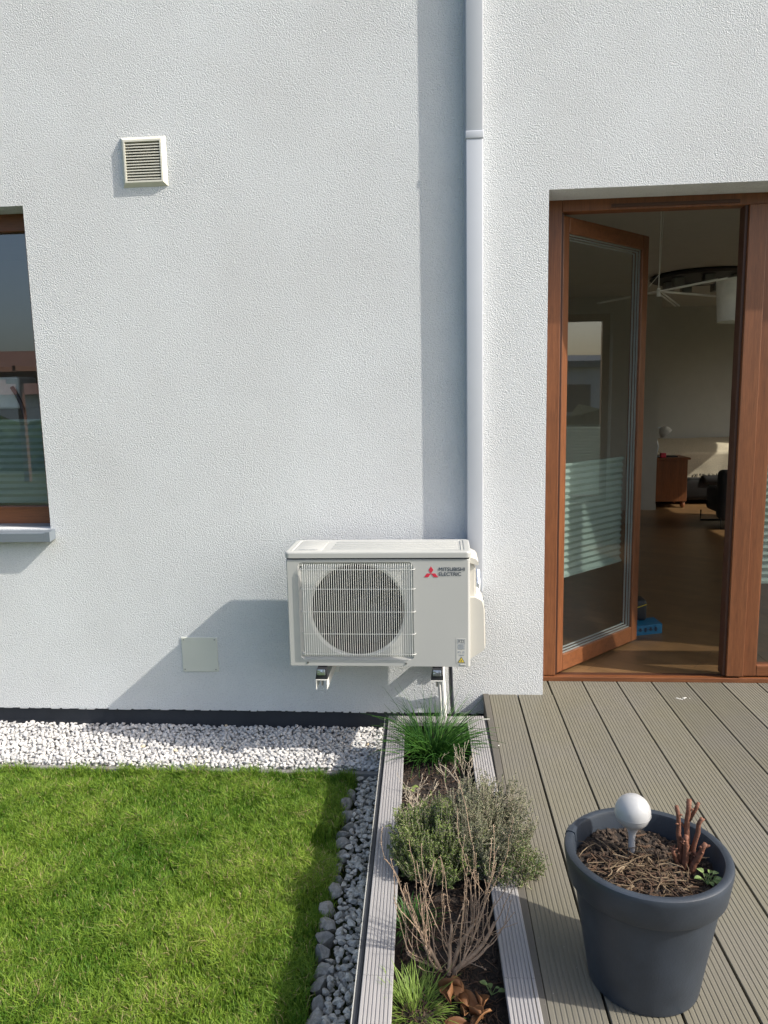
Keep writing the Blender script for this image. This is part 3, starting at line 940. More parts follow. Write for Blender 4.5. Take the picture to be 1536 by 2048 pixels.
for i in range(7):
    lb.box(0.063, 0.094 - 0.006 * (i % 3 == 1), yl - 0.0006, yl - 0.0001, 0.3955 - i * 0.0033, 0.3972 - i * 0.0033)
for (x0, x1, z0, z1) in ((0.064, 0.067, 0.358, 0.366), (0.067, 0.075, 0.364, 0.366), (0.074, 0.076, 0.358, 0.364), (0.084, 0.093, 0.358, 0.361), (0.086, 0.092, 0.363, 0.366), (0.067, 0.092, 0.348, 0.3505), (0.075, 0.09, 0.345, 0.348)):
    lb.box(x0, x1, yl - 0.0006, yl - 0.0001, z0, z1)
lb.build('print', 'ink_soft', lbo)
t_ = lettering('R32', 0.0665, 0.4045, 0.024, 0.0145, 'ink', ac)
wt = MB(); wt.prism([(0.062, 0.3125), (0.095, 0.3125), (0.0785, 0.3405)], 'y', yl - 0.0006, yl)
wt.build('warning_border', 'ink', lbo)
wt = MB(); wt.prism([(0.0655, 0.3145), (0.0915, 0.3145), (0.0785, 0.3368)], 'y', yl - 0.0012, yl - 0.0007)
wt.build('warning_triangle', 'yellow', lbo)
wt = MB(); wt.prism([(0.0785 + 0.0035 * math.cos(k * PI / 3), 0.3215 + 0.0035 * math.sin(k * PI / 3)) for k in range(6)], 'y', yl - 0.0018, yl - 0.0013)
wt.build('warning_mark', 'ink', lbo)

# brackets under the unit
for i, xb in enumerate((-0.556, -0.031)):
    br = thing('wall_bracket', (xb, 0, 0.2), ['left white steel wall bracket with a black rubber foot under the unit', 'right white steel wall bracket with a rubber foot beside the conduits'][i], 'bracket', 'brackets carrying the air conditioner')
    q = MB()
    q.box(xb - 0.026, xb + 0.026, -0.432, -0.004, 0.2335, 0.2365)
    q.box(xb - 0.026, xb - 0.0235, -0.432, -0.004, 0.190, 0.2334)
    q.box(xb + 0.0235, xb + 0.026, -0.432, -0.004, 0.190, 0.2334)
    q.build('arm', 'white_metal', br)
    q = MB(); q.box(xb - 0.022, xb + 0.022, -0.0245, -0.0005, 0.12, 0.2333); q.box(xb - 0.022, xb + 0.022, -0.0245, -0.0005, 0.2367, 0.62)
    q.build('upright', 'white_metal', br)
    q = MB(); q.prism([(xb - 0.028, 0.238), (xb + 0.028, 0.238), (xb + 0.022, 0.287), (xb - 0.020, 0.287)], 'y', -0.428, -0.385)
    fo = q.build('rubber_foot', 'black', br)
    q = MB(); q.bbox(xb - 0.019, xb + 0.019, -0.434, -0.4285, 0.258, 0.285, 0.003)
    q.tube([(xb, -0.4342, 0.270), (xb, -0.441, 0.270)], 0.009, 6)
    q.tube([(xb - 0.014, -0.4342, 0.268), (xb - 0.014, -0.438, 0.268)], 0.004, 8)
    q.tube([(xb + 0.014, -0.4342, 0.273), (xb + 0.014, -0.438, 0.273)], 0.004, 8)
    q.build('bolt_plate', 'zinc', fo)
    q = MB(); q.tube([(xb, -0.405, 0.2), (xb, -0.405, 0.2334)], 0.005, 8)
    q.build('bolt', 'screw', br)

# conduits and cable between unit and ground
def ribbed(pts, r, pitch=0.006):
    P = [Vector(p) for p in pts]
    out = []; rs = []
    # resample with catmull-rom
    def cr(a, b, c, d, t): return 0.5 * ((2 * b) + (-a + c) * t + (2 * a - 5 * b + 4 * c - d) * t * t + (-a + 3 * b - 3 * c + d) * t ** 3)
    for i in range(len(P) - 1):
        a, b, c, d = P[max(i - 1, 0)], P[i], P[i + 1], P[min(i + 2, len(P) - 1)]
        n_ = max(2, int((c - b).length / (pitch / 2)))
        for k in range(n_):
            out.append(cr(a, b, c, d, k / n_))
    out.append(P[-1])
    rs = [r * (1.0 if k % 2 else 0.86) for k in range(len(out))]
    return out, rs
q = MB()
o_, r_ = ribbed([(-0.010, -0.20, 0.33), (-0.009, -0.10, 0.17), (-0.001, -0.07, 0.0), (0.004, -0.07, -0.21)], 0.0125)
q.tube(o_, r_, 12)
tag(q.build('conduit', 'conduit', smooth=True), 'thicker white ribbed conduit dropping from the unit, right of the thinner one', 'conduit', 'cable conduits under the unit')
q = MB()
o_, r_ = ribbed([(-0.028, -0.20, 0.33), (-0.026, -0.08, 0.18), (-0.020, -0.045, 0.0), (-0.012, -0.045, -0.21)], 0.0095)
q.tube(o_, r_, 12)
tag(q.build('conduit', 'conduit', smooth=True), 'thinner white ribbed conduit beside the right bracket', 'conduit', 'cable conduits under the unit')
q = MB()
pts = []
for i in range(24):
    t = i / 23
    pts.append((0.026 - 0.016 * math.sin(t * PI * 0.9) * 0.0 + 0.028 * t ** 2.2 + 0.004 * math.sin(t * 5), -0.16 + 0.13 * min(1, t * 1.6), 0.33 - 0.46 * t))
q.tube(pts, 0.0105, 10)
tag(q.build('cable', 'cable', smooth=True), 'thick black cable curving down the wall beside the conduits', 'cable')

# ================================================================== DECK
dk = thing('deck', (1.5, -1.5, 0), 'grey brown grooved composite terrace deck in front of the patio door', 'deck')
DA = R(0.62)
def groove_profile(w, h, n, gw=0.0065, gd=0.0022, edge=0.008):
    """cross-section (u, z) of a grooved board, top only"""
    pts = [(0, -h), (0, -0.0015), (0.0015, 0)]
    pitch = (w - 2 * edge) / n
    for i in range(n):
        c = edge + pitch * (i + 0.5)
        pts += [(c - gw / 2, 0), (c - gw / 2 + 0.0012, -gd), (c + gw / 2 - 0.0012, -gd), (c + gw / 2, 0)]
    pts += [(w - 0.0015, 0), (w, -0.0015), (w, -h)]
    return pts
def board(mb, prof, x0, ya, yb, z, t):
    """board running along y"""
    k = len(prof); n = len(mb.v)
    for y in (ya, yb):
        for (u, h) in prof: mb.v.append((x0 + u, y, z + h)); mb.t.append(t)
    for i in range(k - 1):
        mb.f.append((n + i, n + k + i, n + k + i + 1, n + i + 1))
    mb.f.append(tuple(range(n, n + k))); mb.f.append(tuple(range(n + 2 * k - 1, n + k - 1, -1)))
def spin(mb, a, ox=0.19, oy=0.0):
    c, s_ = math.cos(a), math.sin(a)
    mb.v = [(ox + (x - ox) * c - (y - oy) * s_, oy + (x - ox) * s_ + (y - oy) * c, z) for x, y, z in mb.v]
bd = MB()
xs = 0.371
pitch = 0.1785
prof = groove_profile(0.1715, 0.024, 11, 0.0055, 0.0014)
xx = xs + 0.0035
rr = random.Random(3)
for i in range(-1, 34):
    x_ = xx + i * pitch
    # boards stop at the wall, or run into the door opening
    if i == -1:
        board(bd, groove_profile(0.1395, 0.024, 9, 0.0055, 0.0014), 0.2275, -4.6, -0.002, 0, rr.random())
        continue
    ytop = 0.186 if (x_ > DX0 - 0.12 and x_ < DX1 - 0.1) else -0.002
    board(bd, prof, x_, -4.6, ytop, 0, rr.random())
board(bd, groove_profile(0.0445, 0.024, 3, 0.0055, 0.0014), DX0 + 0.002, -0.001, 0.186, 0, 0.5)
spin(bd, DA)
# keep the part of the straddling board that would enter the wall outside it: done by wall volume
bd.build('decking', 'deck', dk, tint=True)
q = MB(); q.bbox(0.197, 0.2255, -4.6, -0.002, -0.026, 0.004, 0.002); spin(q, DA)
q.build('edge_trim', 'deck_trim', dk, tint=True)
q = MB(); q.box(0.2005, 0.218, -4.6, -0.003, -0.235, -0.0265); spin(q, DA)
q.build('fascia', 'deck_trim', dk, tint=True)
q = MB(); q.box(0.222, 6.4, -4.55, -0.02, -0.2, -0.026); q.box(DX0 + 0.001, DX1 - 0.001, -0.019, 0.187, -0.2, -0.0265)
q.build('joists', 'black', dk)

# small marks on the boards
rg = random.Random(61)
for (cx_, cy_, n_, sp_, lab) in ((1.19, -0.035, 9, 0.022, 'small white smear on the deck boards outside the open door'), (0.212, -0.565, 2, 0.008, 'tiny white fleck on the deck beside the planter clip')):
    q = MB()
    for k in range(n_):
        x = cx_ + rg.gauss(0, sp_); y = cy_ + rg.gauss(0, sp_ * 0.7); r_ = rg.uniform(0.002, 0.007)
        q.prism([(x + r_ * rg.uniform(0.6, 1.4) * math.cos(a_ * 0.785), y + r_ * rg.uniform(0.4, 1.0) * math.sin(a_ * 0.785)) for a_ in range(8)], 'z', 0.0003, 0.0012)
    tag(q.build('smear', 'conduit'), lab, 'mark')
# ================================================================== PLANTER
PA = math.atan(0.0277)
PO = Vector((-0.263, -0.292, 0.0))
def PL(u, v, z=0.0):   # u right, v toward the camera
    return (PO.x + u * math.cos(PA) + v * math.sin(PA), PO.y + u * math.sin(PA) - v * math.cos(PA), z)
PW = 0.447; PLEN = 2.75
def pspin(mb): mb.v = [PL(x, -y, z) for x, y, z in mb.v]
pt = thing('planter', PL(PW / 2, 0, -0.22), 'long grey raised planter box with grooved top boards beside the deck', 'planter')
for k, u in enumerate((0.0, PW - 0.080)):
    q = MB()
    board(q, groove_profile(0.080, 0.018, 7, 0.0042, 0.0026, 0.005), u, -1.62, -0.0, 0.006, 0.45)
    board(q, groove_profile(0.080, 0.018, 7, 0.0042, 0.0026, 0.005), u, -PLEN, -1.6215, 0.006, 0.6)
    pspin(q); q.build('top_board', 'box_board', pt, tint=True)
q = MB()
# back board: grooved stub then a plain piece
for k in range(10):
    q.box(0.0815 + k * 0.0105, 0.0815 + k * 0.0105 + 0.0085, -0.070, -0.001, 0.0, 0.0055)
q.box(0.0812, 0.188, -0.072, -0.0008, -0.012, 0.0028)
q.box(0.190, 0.278, -0.074, -0.002, -0.012, 0.0045)
q.box(0.279, PW - 0.081, -0.072, -0.001, -0.012, 0.0045)
pspin(q); q.build('back_board', 'box_board_x', pt, tint=True)
q = MB()
q.box(-0.003, 0.016, -PLEN + 0.01, -0.003, -0.24, -0.0125)
q.box(PW - 0.016, PW + 0.003, -PLEN + 0.01, -0.003, -0.24, -0.0125)
q.box(0.0165, PW - 0.0165, -0.02, -0.0035, -0.24, -0.0125)
pspin(q); q.build('side_board', 'deck_trim', pt, tint=True)
q = MB()   # dark channel strips clipped along both long sides
q.box(-0.0155, -0.0035, -PLEN, -0.004, -0.235, -0.004)
q.box(PW + 0.0035, PW + 0.012, -PLEN, -0.004, -0.235, -0.004)
pspin(q); q.build('side_strip', 'dark_profile', pt)
q = MB()
q.box(-0.0185, -0.016, -1.07, -0.006, -0.235, 0.0015); q.box(-0.0185, -0.016, -PLEN, -1.075, -0.235, -0.0005)
q.box(PW + 0.0123, PW + 0.0145, -PLEN, -1.5, -0.235, 0.0)
pspin(q); q.build('edge_angle', 'alu', pt)
q = MB()
q.box(PW - 0.012, PW + 0.026, -0.045, -0.038, 0.007, 0.0095); q.box(PW + 0.0235, PW + 0.026, -0.045, -0.038, -0.012, 0.0069)
pspin(q); q.build('clip', 'alu', pt)
# soil in the planter
SZ = -0.052
q = MB()
nu, nv = 40, 220
def soil_h(x, y, s=1.0):
    return 0.014 * noise.noise(Vector((x * 9, y * 9, 0))) + 0.008 * noise.noise(Vector((x * 30, y * 30, 3))) + 0.004 * noise.noise(Vector((x * 75, y * 75, 7)))
idx0 = 0
for j in range(nv + 1):
    for i in range(nu + 1):
        u = 0.017 + (PW - 0.034) * i / nu; v = 0.021 + (PLEN - 0.03) * j / nv
        P_ = PL(u, v)
        q.v.append((P_[0], P_[1], SZ + soil_h(P_[0], P_[1]))); q.t.append(0.5)
for j in range(nv):
    for i in range(nu):
        a = j * (nu + 1) + i
        q.f.append((a, a + nu + 1, a + nu + 2, a + 1))
o = q.build('soil', 'soil', smooth='all'); o['kind'] = 'stuff'; tag(o, 'dark damp soil filling the planter box', 'soil')
def blob_mesh(subd=1):
    bm = bmesh.new(); bmesh.ops.create_icosphere(bm, subdivisions=subd, radius=1)
    vs = [v.co.copy() for v in bm.verts]; fs = [tuple(v.index for v in f.verts) for f in bm.faces]
    bm.free(); return vs, fs
ICO1, ICO2 = blob_mesh(1), blob_mesh(2)
def scatter_blob(mb, p, sx, sy, sz, rough=0.25, ico=ICO1, t=0.5, rg=random, ang=None, cuts=0):
    vs, fs = ico
    M = Matrix.Rotation(rg.uniform(0, 6.28) if ang is None else ang, 3, 'Z') @ Matrix.Rotation(rg.uniform(-0.5, 0.5), 3, 'X') @ Matrix.Rotation(rg.uniform(-0.5, 0.5), 3, 'Y')
    off = Vector((rg.uniform(0, 50), rg.uniform(0, 50), rg.uniform(0, 50)))
    pl_ = []
    for k in range(cuts):
        d = Vector((rg.gauss(0, 1), rg.gauss(0, 1), rg.gauss(0, 1))).normalized()
        pl_.append((d, rg.uniform(0.42, 0.80)))
    n = len(mb.v)
    for v in vs:
        c = v * (1 + rough * 2 * noise.noise(v * 1.3 + off))
        for d, h in pl_:
            e = c.dot(d)
            if e > h: c = c - d * (e - h)
        c = M @ Vector((c.x * sx, c.y * sy, c.z * sz))
        mb.v.append((p[0] + c.x, p[1] + c.y, p[2] + c.z)); mb.t.append(t)
    for f in fs: mb.f.append(tuple(n + i for i in f))
# clods and bark crumbs
rg = random.Random(11)
q = MB()
for k in range(2600):
    u = rg.uniform(0.083, PW - 0.083); v = rg.uniform(0.08, 2.3)
    P_ = PL(u, v); s_ = rg.uniform(0.002, 0.0065)
    scatter_blob(q, (P_[0], P_[1], SZ + soil_h(P_[0], P_[1]) + s_ * 0.5), s_ * rg.uniform(0.7, 1.8), s_, s_ * 0.7, 0.3, ICO1, rg=rg)
o = q.build('soil_crumbs', 'soil_clod'); o['kind'] = 'stuff'; tag(o, 'crumbs of earth lying on the planter soil', 'soil')
def litter(mb, n, fpos, l0, l1, w, rg, t0=0, t1=1, lift=0.003, curl=0.3):
    for k in range(n):
        p = fpos(); a = rg.uniform(0, 2 * PI); L = rg.uniform(l0, l1); c = rg.uniform(-curl, curl)
        t = rg.uniform(t0, t1); h = rg.uniform(0, lift); tilt = rg.uniform(-0.25, 0.35)
        pts = []
        x, y, z = p[0], p[1], p[2] + h + w
        for i in range(4):
            pts.append((x, y, z)); a += c
            x += math.cos(a) * L / 3; y += math.sin(a) * L / 3; z += L / 3 * tilt * (1 - i * 0.5)
        mb.tube(pts, [w, w, w * 0.9, w * 0.4], 4, t)
q = MB()
def fp():
    v = rg.choice([rg.uniform(0.3, 2.3), rg.uniform(1.25, 2.3)]); u = rg.uniform(0.085, PW - 0.085)
    P_ = PL(u, v); return (P_[0], P_[1], SZ + soil_h(P_[0], P_[1]) + 0.002)
litter(q, 900, fp, 0.015, 0.06, 0.0011, rg, 0, 0.9, 0.008)
o = q.build('plant_litter', 'bark_mulch', tint=True); o['kind'] = 'stuff'; tag(o, 'dry bits of stem and bark on the planter soil', 'plant litter')

# ================================================================== LAWN, GRAVEL, KERB
ZG = -0.20
q = MB()   # lawn bed (earth slab under the blades)
nx, ny = 120, 90
LX0, LX1, LY0, LY1 = -4.6, -0.40, -4.4, -0.443
for j in range(ny + 1):
    for i in range(nx + 1):
        x = LX0 + (LX1 - LX0) * i / nx; y = LY0 + (LY1 - LY0) * j / ny
        q.v.append((x, y, -0.248 + 0.005 * noise.noise(Vector((x * 2.5, y * 2.5, 0))))); q.t.append(0.5)
for j in range(ny):
    for i in range(nx):
        a = j * (nx + 1) + i
        q.f.append((a, a + 1, a + nx + 2, a + nx + 1))
struct(q.build('lawn_soil', 'earth', smooth='all'))
# grass blades, numpy
def grass(name, n, x0, x1, y0, y1, seed, hmin=0.020, hmax=0.043, wd=0.0015, edge=None):
    g = np.random.default_rng(seed)
    X = g.uniform(x0, x1, n); Y = g.uniform(y0, y1, n)
    if edge is not None:
        keep = edge(X, Y, g); X = X[keep]; Y = Y[keep]; n = len(X)
    # clump field from summed sines (cheap smooth noise)
    def fld(s, sd):
        r_ = np.random.default_rng(sd); v = np.zeros(n)
        for k in range(10):
            a = r_.uniform(0, 2 * PI); f = s * r_.uniform(0.6, 1.7); ph = r_.uniform(0, 6.28)
            v += np.sin((X * np.cos(a) + Y * np.sin(a)) * f + ph)
        return v / 3.2
    c1 = fld(5, 1); c2 = fld(22, 2); c3 = fld(70, 3)
    H = g.uniform(hmin, hmax, n) * (1 + 0.22 * c2 + 0.15 * c3)
    H = np.clip(H, 0.012, 0.085)
    A = g.uniform(0, 2 * PI, n) + 1.1 * c3
    lean = g.uniform(0.15, 1.05, n) * (1 + 0.25 * c2)
    lx = np.cos(A) * lean; ly = np.sin(A) * lean
    B = A + g.uniform(-1.2, 1.2, n) + PI / 2
    wx = np.cos(B) * wd; wy = np.sin(B) * wd
    wv = g.uniform(0.7, 1.35, n); wx *= wv; wy *= wv
    z0 = -0.241
    H = H * (1 + 0.75 * np.clip(1 - (-0.443 - Y) / 0.06, 0, 1))
    V = np.zeros((n, 5, 3))
    V[:, 0] = np.stack([X - wx, Y - wy, np.full(n, z0)], 1)
    V[:, 1] = np.stack([X + wx, Y + wy, np.full(n, z0)], 1)
    mx = X + lx * H * 0.35; my = Y + ly * H * 0.35; mz = z0 + H * 0.62
    V[:, 2] = np.stack([mx + wx * 0.8, my + wy * 0.8, mz], 1)
    V[:, 3] = np.stack([mx - wx * 0.8, my - wy * 0.8, mz], 1)
    V[:, 4] = np.stack([X + lx * H, Y + ly * H, z0 + H * (1.05 - 0.25 * np.clip(lean, 0, 1.3))], 1)
    T = np.clip(0.42 + 0.20 * c1 + 0.10 * c2 + g.normal(0, 0.20, n), 0, 0.93)
    dry = g.random(n) < (0.035 + 0.07 * np.clip(c1 + c2, 0, 1)); T[dry] = 1.0
    me = bpy.data.meshes.new(name)
    me.vertices.add(n * 5); me.vertices.foreach_set('co', V.reshape(-1).astype(np.float32))
    me.loops.add(n * 7); me.polygons.add(n * 2)
    base = np.arange(n)[:, None] * 5
    L = np.concatenate([base + np.array([[0, 1, 2, 3]]), base + np.array([[3, 2, 4]])], 1)
    me.loops.foreach_set('vertex_index', L.reshape(-1).astype(np.int32))
    ls = (np.arange(n)[:, None] * 7 + np.array([[0, 4]])).reshape(-1)
    me.polygons.foreach_set('loop_start', ls.astype(np.int32))
    me.update(calc_edges=True)
    at = me.attributes.new('tint', 'FLOAT', 'POINT')
    at.data.foreach_set('value', np.repeat(T, 5).astype(np.float32))
    me.materials.append(MAT['grass'])
    o = bpy.data.objects.new(name, me); COL.objects.link(o)
    return o
def edge_r(X, Y, g):
    e = -0.440 + 0.016 * np.sin(Y * 9) + 0.008 * np.sin(Y * 23 + 1) + g.normal(0, 0.010, len(X)) - 0.0277 * (Y + 0.3) * 1.0
    return (X < e)
o = grass('grass', 440000, -3.1, -0.36, -2.35, -0.444, 5, edge=edge_r)
tag(o, 'green mown lawn grass left of the planter', 'grass', kind='stuff')
o2 = grass('grass', 60000, -4.6, -0.42, -4.3, -2.35, 6, wd=0.0035)
tag(o2, 'further stretch of lawn grass nearer the camera', 'grass', kind='stuff')
# wispy longer blades along the kerb
# kerb
q = MB(); q.bbox(-4.6, -0.295, -0.442, -0.416, -0.30, -0.210, 0.004)
struct(q.build('kerb', 'concrete'))
# gravel bed
q = MB(); q.quad((-4.6, -0.412, -0.225), (-0.28, -0.412, -0.225), (0.2, 0.1, -0.225), (-4.6, 0.1, -0.225))
struct(q.build('gravel_bed', 'granite'))
rg = random.Random(21)
def pack(rg, x0f, x1f, y0, y1, step, jitter):
    out = []
    y = y0; r = 0
    while y < y1:
        x = x0f(y) + (step / 2 if r % 2 else 0)
        while x < x1f(y):
            out.append((x + rg.uniform(-1, 1) * jitter, y + rg.uniform(-1, 1) * jitter)); x += step
        y += step * 0.86; r += 1
    return out
q = MB()
for layer, (zb, st, s0, s1) in enumerate(((-0.212, 0.021, 0.0085, 0.0125), (-0.200, 0.0235, 0.008, 0.0145))):
    for (x, y) in pack(rg, lambda y: -3.4, lambda y: -0.285 if y > -0.6 else -0.3, -0.402, 0.022, st, 0.006):
        s_ = rg.uniform(s0, s1)
        zz = zb + rg.uniform(-0.003, 0.004) + 0.006 * noise.noise(Vector((x * 4, y * 4, 1))) + (0.006 if y > -0.05 else 0)
        if y > -0.005 and rg.random() < 0.4: continue
        scatter_blob(q, (x, y, zz), s_ * rg.uniform(0.9, 1.35), s_, s_ * rg.uniform(0.6, 0.85), 0.18, ICO2, t=min(0.9, max(0, rg.gauss(0.60, 0.24))) if rg.random() > 0.006 else 1.0, rg=rg, cuts=8)
o = q.build('gravel', 'gravel', tint=True)
tag(o, 'white and pale grey crushed stone strip along the foot of the house wall', 'gravel', kind='stuff')
q = MB()
def gx(y): return -0.385 - 0.0277 * (y + 0.3)
for (x, y) in pack(rg, gx, lambda y: -0.287 - 0.0277 * (y + 0.3), -3.0, -0.455, 0.024, 0.009):
    s_ = rg.uniform(0.008, 0.0175)
    scatter_blob(q, (x, y, -0.222 + rg.uniform(-0.003, 0.008)), s_ * rg.uniform(0.9, 1.5), s_, s_ * rg.uniform(0.6, 0.9), 0.2, ICO2, t=min(0.9, max(0, rg.gauss(0.55, 0.25))), rg=rg, cuts=9)
for (x, y) in pack(rg, gx, lambda y: -0.282 - 0.0277 * (y + 0.3), -3.0, -0.47, 0.024, 0.009):
    s_ = rg.uniform(0.007, 0.011)
    scatter_blob(q, (x, y, -0.236 + rg.uniform(-0.003, 0.004)), s_ * 1.2, s_, s_ * 0.8, 0.2, ICO2, t=0.3, rg=rg, cuts=4)
o = q.build('gravel', 'granite', tint=True)
tag(o, 'grey granite chippings in the gap between the lawn and the planter', 'gravel', kind='stuff')
y = -0.55
while y > -2.25:
    L = rg.uniform(0.045, 0.085)
    q = MB()
    cx_ = -0.418 - 0.0277 * (y + 0.3) + rg.uniform(-0.016, 0.012)
    scatter_blob(q, (0, 0, 0), rg.uniform(0.030, 0.040), L * 0.52, 0.036, 0.16, ICO2, t=rg.uniform(0.2, 0.8), rg=rg, ang=rg.uniform(-0.35, 0.35), cuts=9)
    o = q.build('edging_stone', 'sett', tint=True)
    o.location = (cx_, y - L / 2, -0.236)
    tag(o, 'rough dark edging stone half sunk at the right border of the lawn', 'stone', 'edging stones along the lawn')
    y -= L + rg.uniform(0.0, 0.02)

# ================================================================== PLANTS
def curve_blade(mb, p, az, L, lean, droop, w, t, segs=6, round_=False, wob=0.0, rg=random):
    """one arching blade"""
    x, y, z = p; th = lean; pts = []
    a = az
    for i in range(segs + 1):
        pts.append(Vector((x, y, z)))
        d = L / segs
        x += math.cos(a) * math.sin(th) * d; y += math.sin(a) * math.sin(th) * d; z += math.cos(th) * d
        th += droop / segs; a += rg.uniform(-wob, wob)
    if round_:
        mb.tube(pts, [w * (1 - 0.75 * (i / segs) ** 2) for i in range(segs + 1)], 4, t, cap=False); return
    sd = Vector((-math.sin(az), math.cos(az), 0))
    n = len(mb.v)
    for i, q_ in enumerate(pts[:-1]):
        ww = w * (1 - 0.55 * i / segs)
        mb.v += [tuple(q_ - sd * ww), tuple(q_ + sd * ww)]; mb.t += [t, t]
    mb.v.append(tuple(pts[-1])); mb.t.append(t)
    for i in range(segs - 1):
        mb.f.append((n + 2 * i, n + 2 * i + 1, n + 2 * i + 3, n + 2 * i + 2))
    mb.f.append((n + 2 * segs - 2, n + 2 * segs - 1, n + 2 * segs))
def tuft(c, n, rad, L0, L1, w, lean, droop, rg, round_=False, t0=0.0, t1=1.0, wob=0.1):
    mb = MB()
    for k in range(n):
        a = rg.uniform(0, 2 * PI); r_ = rad * math.sqrt(rg.random())
        p = (c[0] + math.cos(a) * r_, c[1] + math.sin(a) * r_, c[2])
        f = r_ / rad
        curve_blade(mb, p, a + rg.uniform(-0.9, 0.9), rg.uniform(L0, L1), lean * f * rg.uniform(0.6, 1.5) + 0.08, droop * rg.uniform(0.2, 1.3), w * rg.uniform(0.7, 1.2), rg.uniform(t0, t1), 7, round_, wob, rg)
    return mb
rg = random.Random(5)
c = (-0.055, -0.56, SZ)
q = tuft(c, 420, 0.088, 0.11, 0.25, 0.0021, 0.85, 1.2, rg, True)
for k in range(90):
    a = rg.uniform(0, 2 * PI)
    curve_blade(q, (c[0] + 0.06 * math.cos(a), c[1] + 0.06 * math.sin(a), SZ), a, rg.uniform(0.18, 0.33), rg.uniform(0.05, 0.6), rg.uniform(0.2, 1.5), 0.0018, rg.random(), 9, True, 0.12, rg)
tag(q.build('chives', 'chive', tint=True), 'tall dark green clump of chives at the wall end of the planter', 'herb')
c = PL(0.135, 1.665, SZ)
q = tuft(c, 330, 0.062, 0.04, 0.11, 0.0015, 1.0, 0.8, rg, False, 0.3, 1.0)
tag(q.build('grass_tuft', 'tuft', tint=True), 'bright green grass tuft at the near left corner of the planter', 'grass tuft')
c = PL(0.125, 1.36, SZ)
q = tuft(c, 110, 0.055, 0.04, 0.10, 0.0018, 1.0, 1.0, rg, False, 0.0, 0.8)
tag(q.build('grass_tuft', 'chive', tint=True), 'thin dark straggly grass tuft in front of the thyme, left of the bare shrub', 'grass tuft')

def leaf_quad(mb, p, d, L, w, t, rg):
    """small pointed leaf as two tris folded"""
    d = d.normalized(); s_ = d.orthogonal().normalized(); s_.rotate(Matrix.Rotation(rg.uniform(0, 6.28), 3, d))
    n = len(mb.v)
    a = p; b = p + d * L * 0.5 + s_ * w; c_ = p + d * L; e = p + d * L * 0.5 - s_ * w
    mb.v += [tuple(a), tuple(b), tuple(c_), tuple(e)]; mb.t += [t] * 4
    mb.f.append((n, n + 1, n + 2, n + 3))
def thyme_bush(name, centre, nst, rx, ry, h0, h1, mat, label, rg, leaf=0.0058, dens=34, leanx=0, leany=0, twigs='twig_grey', tbias=0.0):
    root = thing(name, centre, label, 'shrub')
    lf = MB(); st = MB()
    for k in range(nst):
        a = rg.uniform(0, 2 * PI); r_ = math.sqrt(rg.random())
        base = Vector((centre[0] + math.cos(a) * r_ * rx * 0.35, centre[1] + math.sin(a) * r_ * ry * 0.35, centre[2]))
        hn = 0.5 + 0.5 * noise.noise(Vector((math.cos(a) * r_ * 2.6, math.sin(a) * r_ * 2.6, centre[0] * 7)))
        H = (h0 + (h1 - h0) * (hn * 1.5 - 0.1 + rg.uniform(-0.25, 0.35))) * (1 - 0.30 * r_ ** 2)
        tip = Vector((centre[0] + math.cos(a) * r_ * rx + leanx * H, centre[1] + math.sin(a) * r_ * ry + leany * H, centre[2] + H))
        mid = base.lerp(tip, 0.5) + Vector((math.cos(a) * 0.03 * r_, math.sin(a) * 0.03 * r_, -0.01))
        pts = []
        for i in range(9):
            t = i / 8
            pt_ = base * (1 - t) ** 2 + mid * 2 * t * (1 - t) + tip * t * t
            pts.append(pt_ + Vector((rg.gauss(0, 0.002), rg.gauss(0, 0.002), 0)))
        st.tube(pts, [0.0016 * (1 - 0.6 * i / 8) for i in range(9)], 4)
        shade = min(1, max(0, rg.gauss(0.45 + tbias, 0.22)))
        for i in range(dens):
            t = rg.uniform(0.38, 1.0); f = t * 8; i0 = min(7, int(f)); p = pts[i0].lerp(pts[i0 + 1], f - i0)
            d = Vector((rg.gauss(0, 1), rg.gauss(0, 1), rg.gauss(0.5, 0.7)))
            leaf_quad(lf, p, d, leaf * rg.uniform(0.7, 1.3), leaf * 0.3, min(1, max(0, shade + rg.gauss(0, 0.15))), rg)
        # short side shoots
        for s2 in range(3):
            f = rg.uniform(3.5, 7.5); i0 = int(f); p = pts[i0].lerp(pts[i0 + 1], f - i0)
            d = Vector((rg.gauss(0, 1), rg.gauss(0, 1), rg.gauss(0.9, 0.5))).normalized(); L = rg.uniform(0.015, 0.04)
            st.tube([p, p + d * L], [0.0008, 0.0005], 3)
            for i in range(int(dens * 0.4)):
                leaf_quad(lf, p + d * L * rg.uniform(0.1, 1.05), Vector((rg.gauss(0, 1), rg.gauss(0, 1), rg.gauss(0.5, 0.7))), leaf * rg.uniform(0.7, 1.2), leaf * 0.3, min(1, max(0, shade + rg.gauss(0, 0.15))), rg)
    lf.build('foliage', mat, root, tint=True)
    st.build('stems', twigs, root)
    return root
rg = random.Random(9)
cz = SZ
thyme_bush('thyme_bush', PL(0.205, 1.11, cz), 520, 0.165, 0.18, 0.10, 0.22, 'thyme', 'dense green thyme bush spilling over the left side of the planter', rg, dens=52, tbias=0.08, leaf=0.0066)
thyme_bush('savory_bush', PL(0.345, 1.06, cz), 560, 0.170, 0.19, 0.11, 0.28, 'thyme_grey', 'grey brown half dry herb bush leaning over the deck edge', rg, leaf=0.0058, dens=52, twigs='twig_grey', leanx=0.14)
thyme_bush('thyme_bush', PL(0.43, 1.18, -0.03), 190, 0.11, 0.10, 0.05, 0.16, 'thyme', 'small dark green thyme sprig hanging right over the deck boards', rg, dens=30, tbias=-0.2)

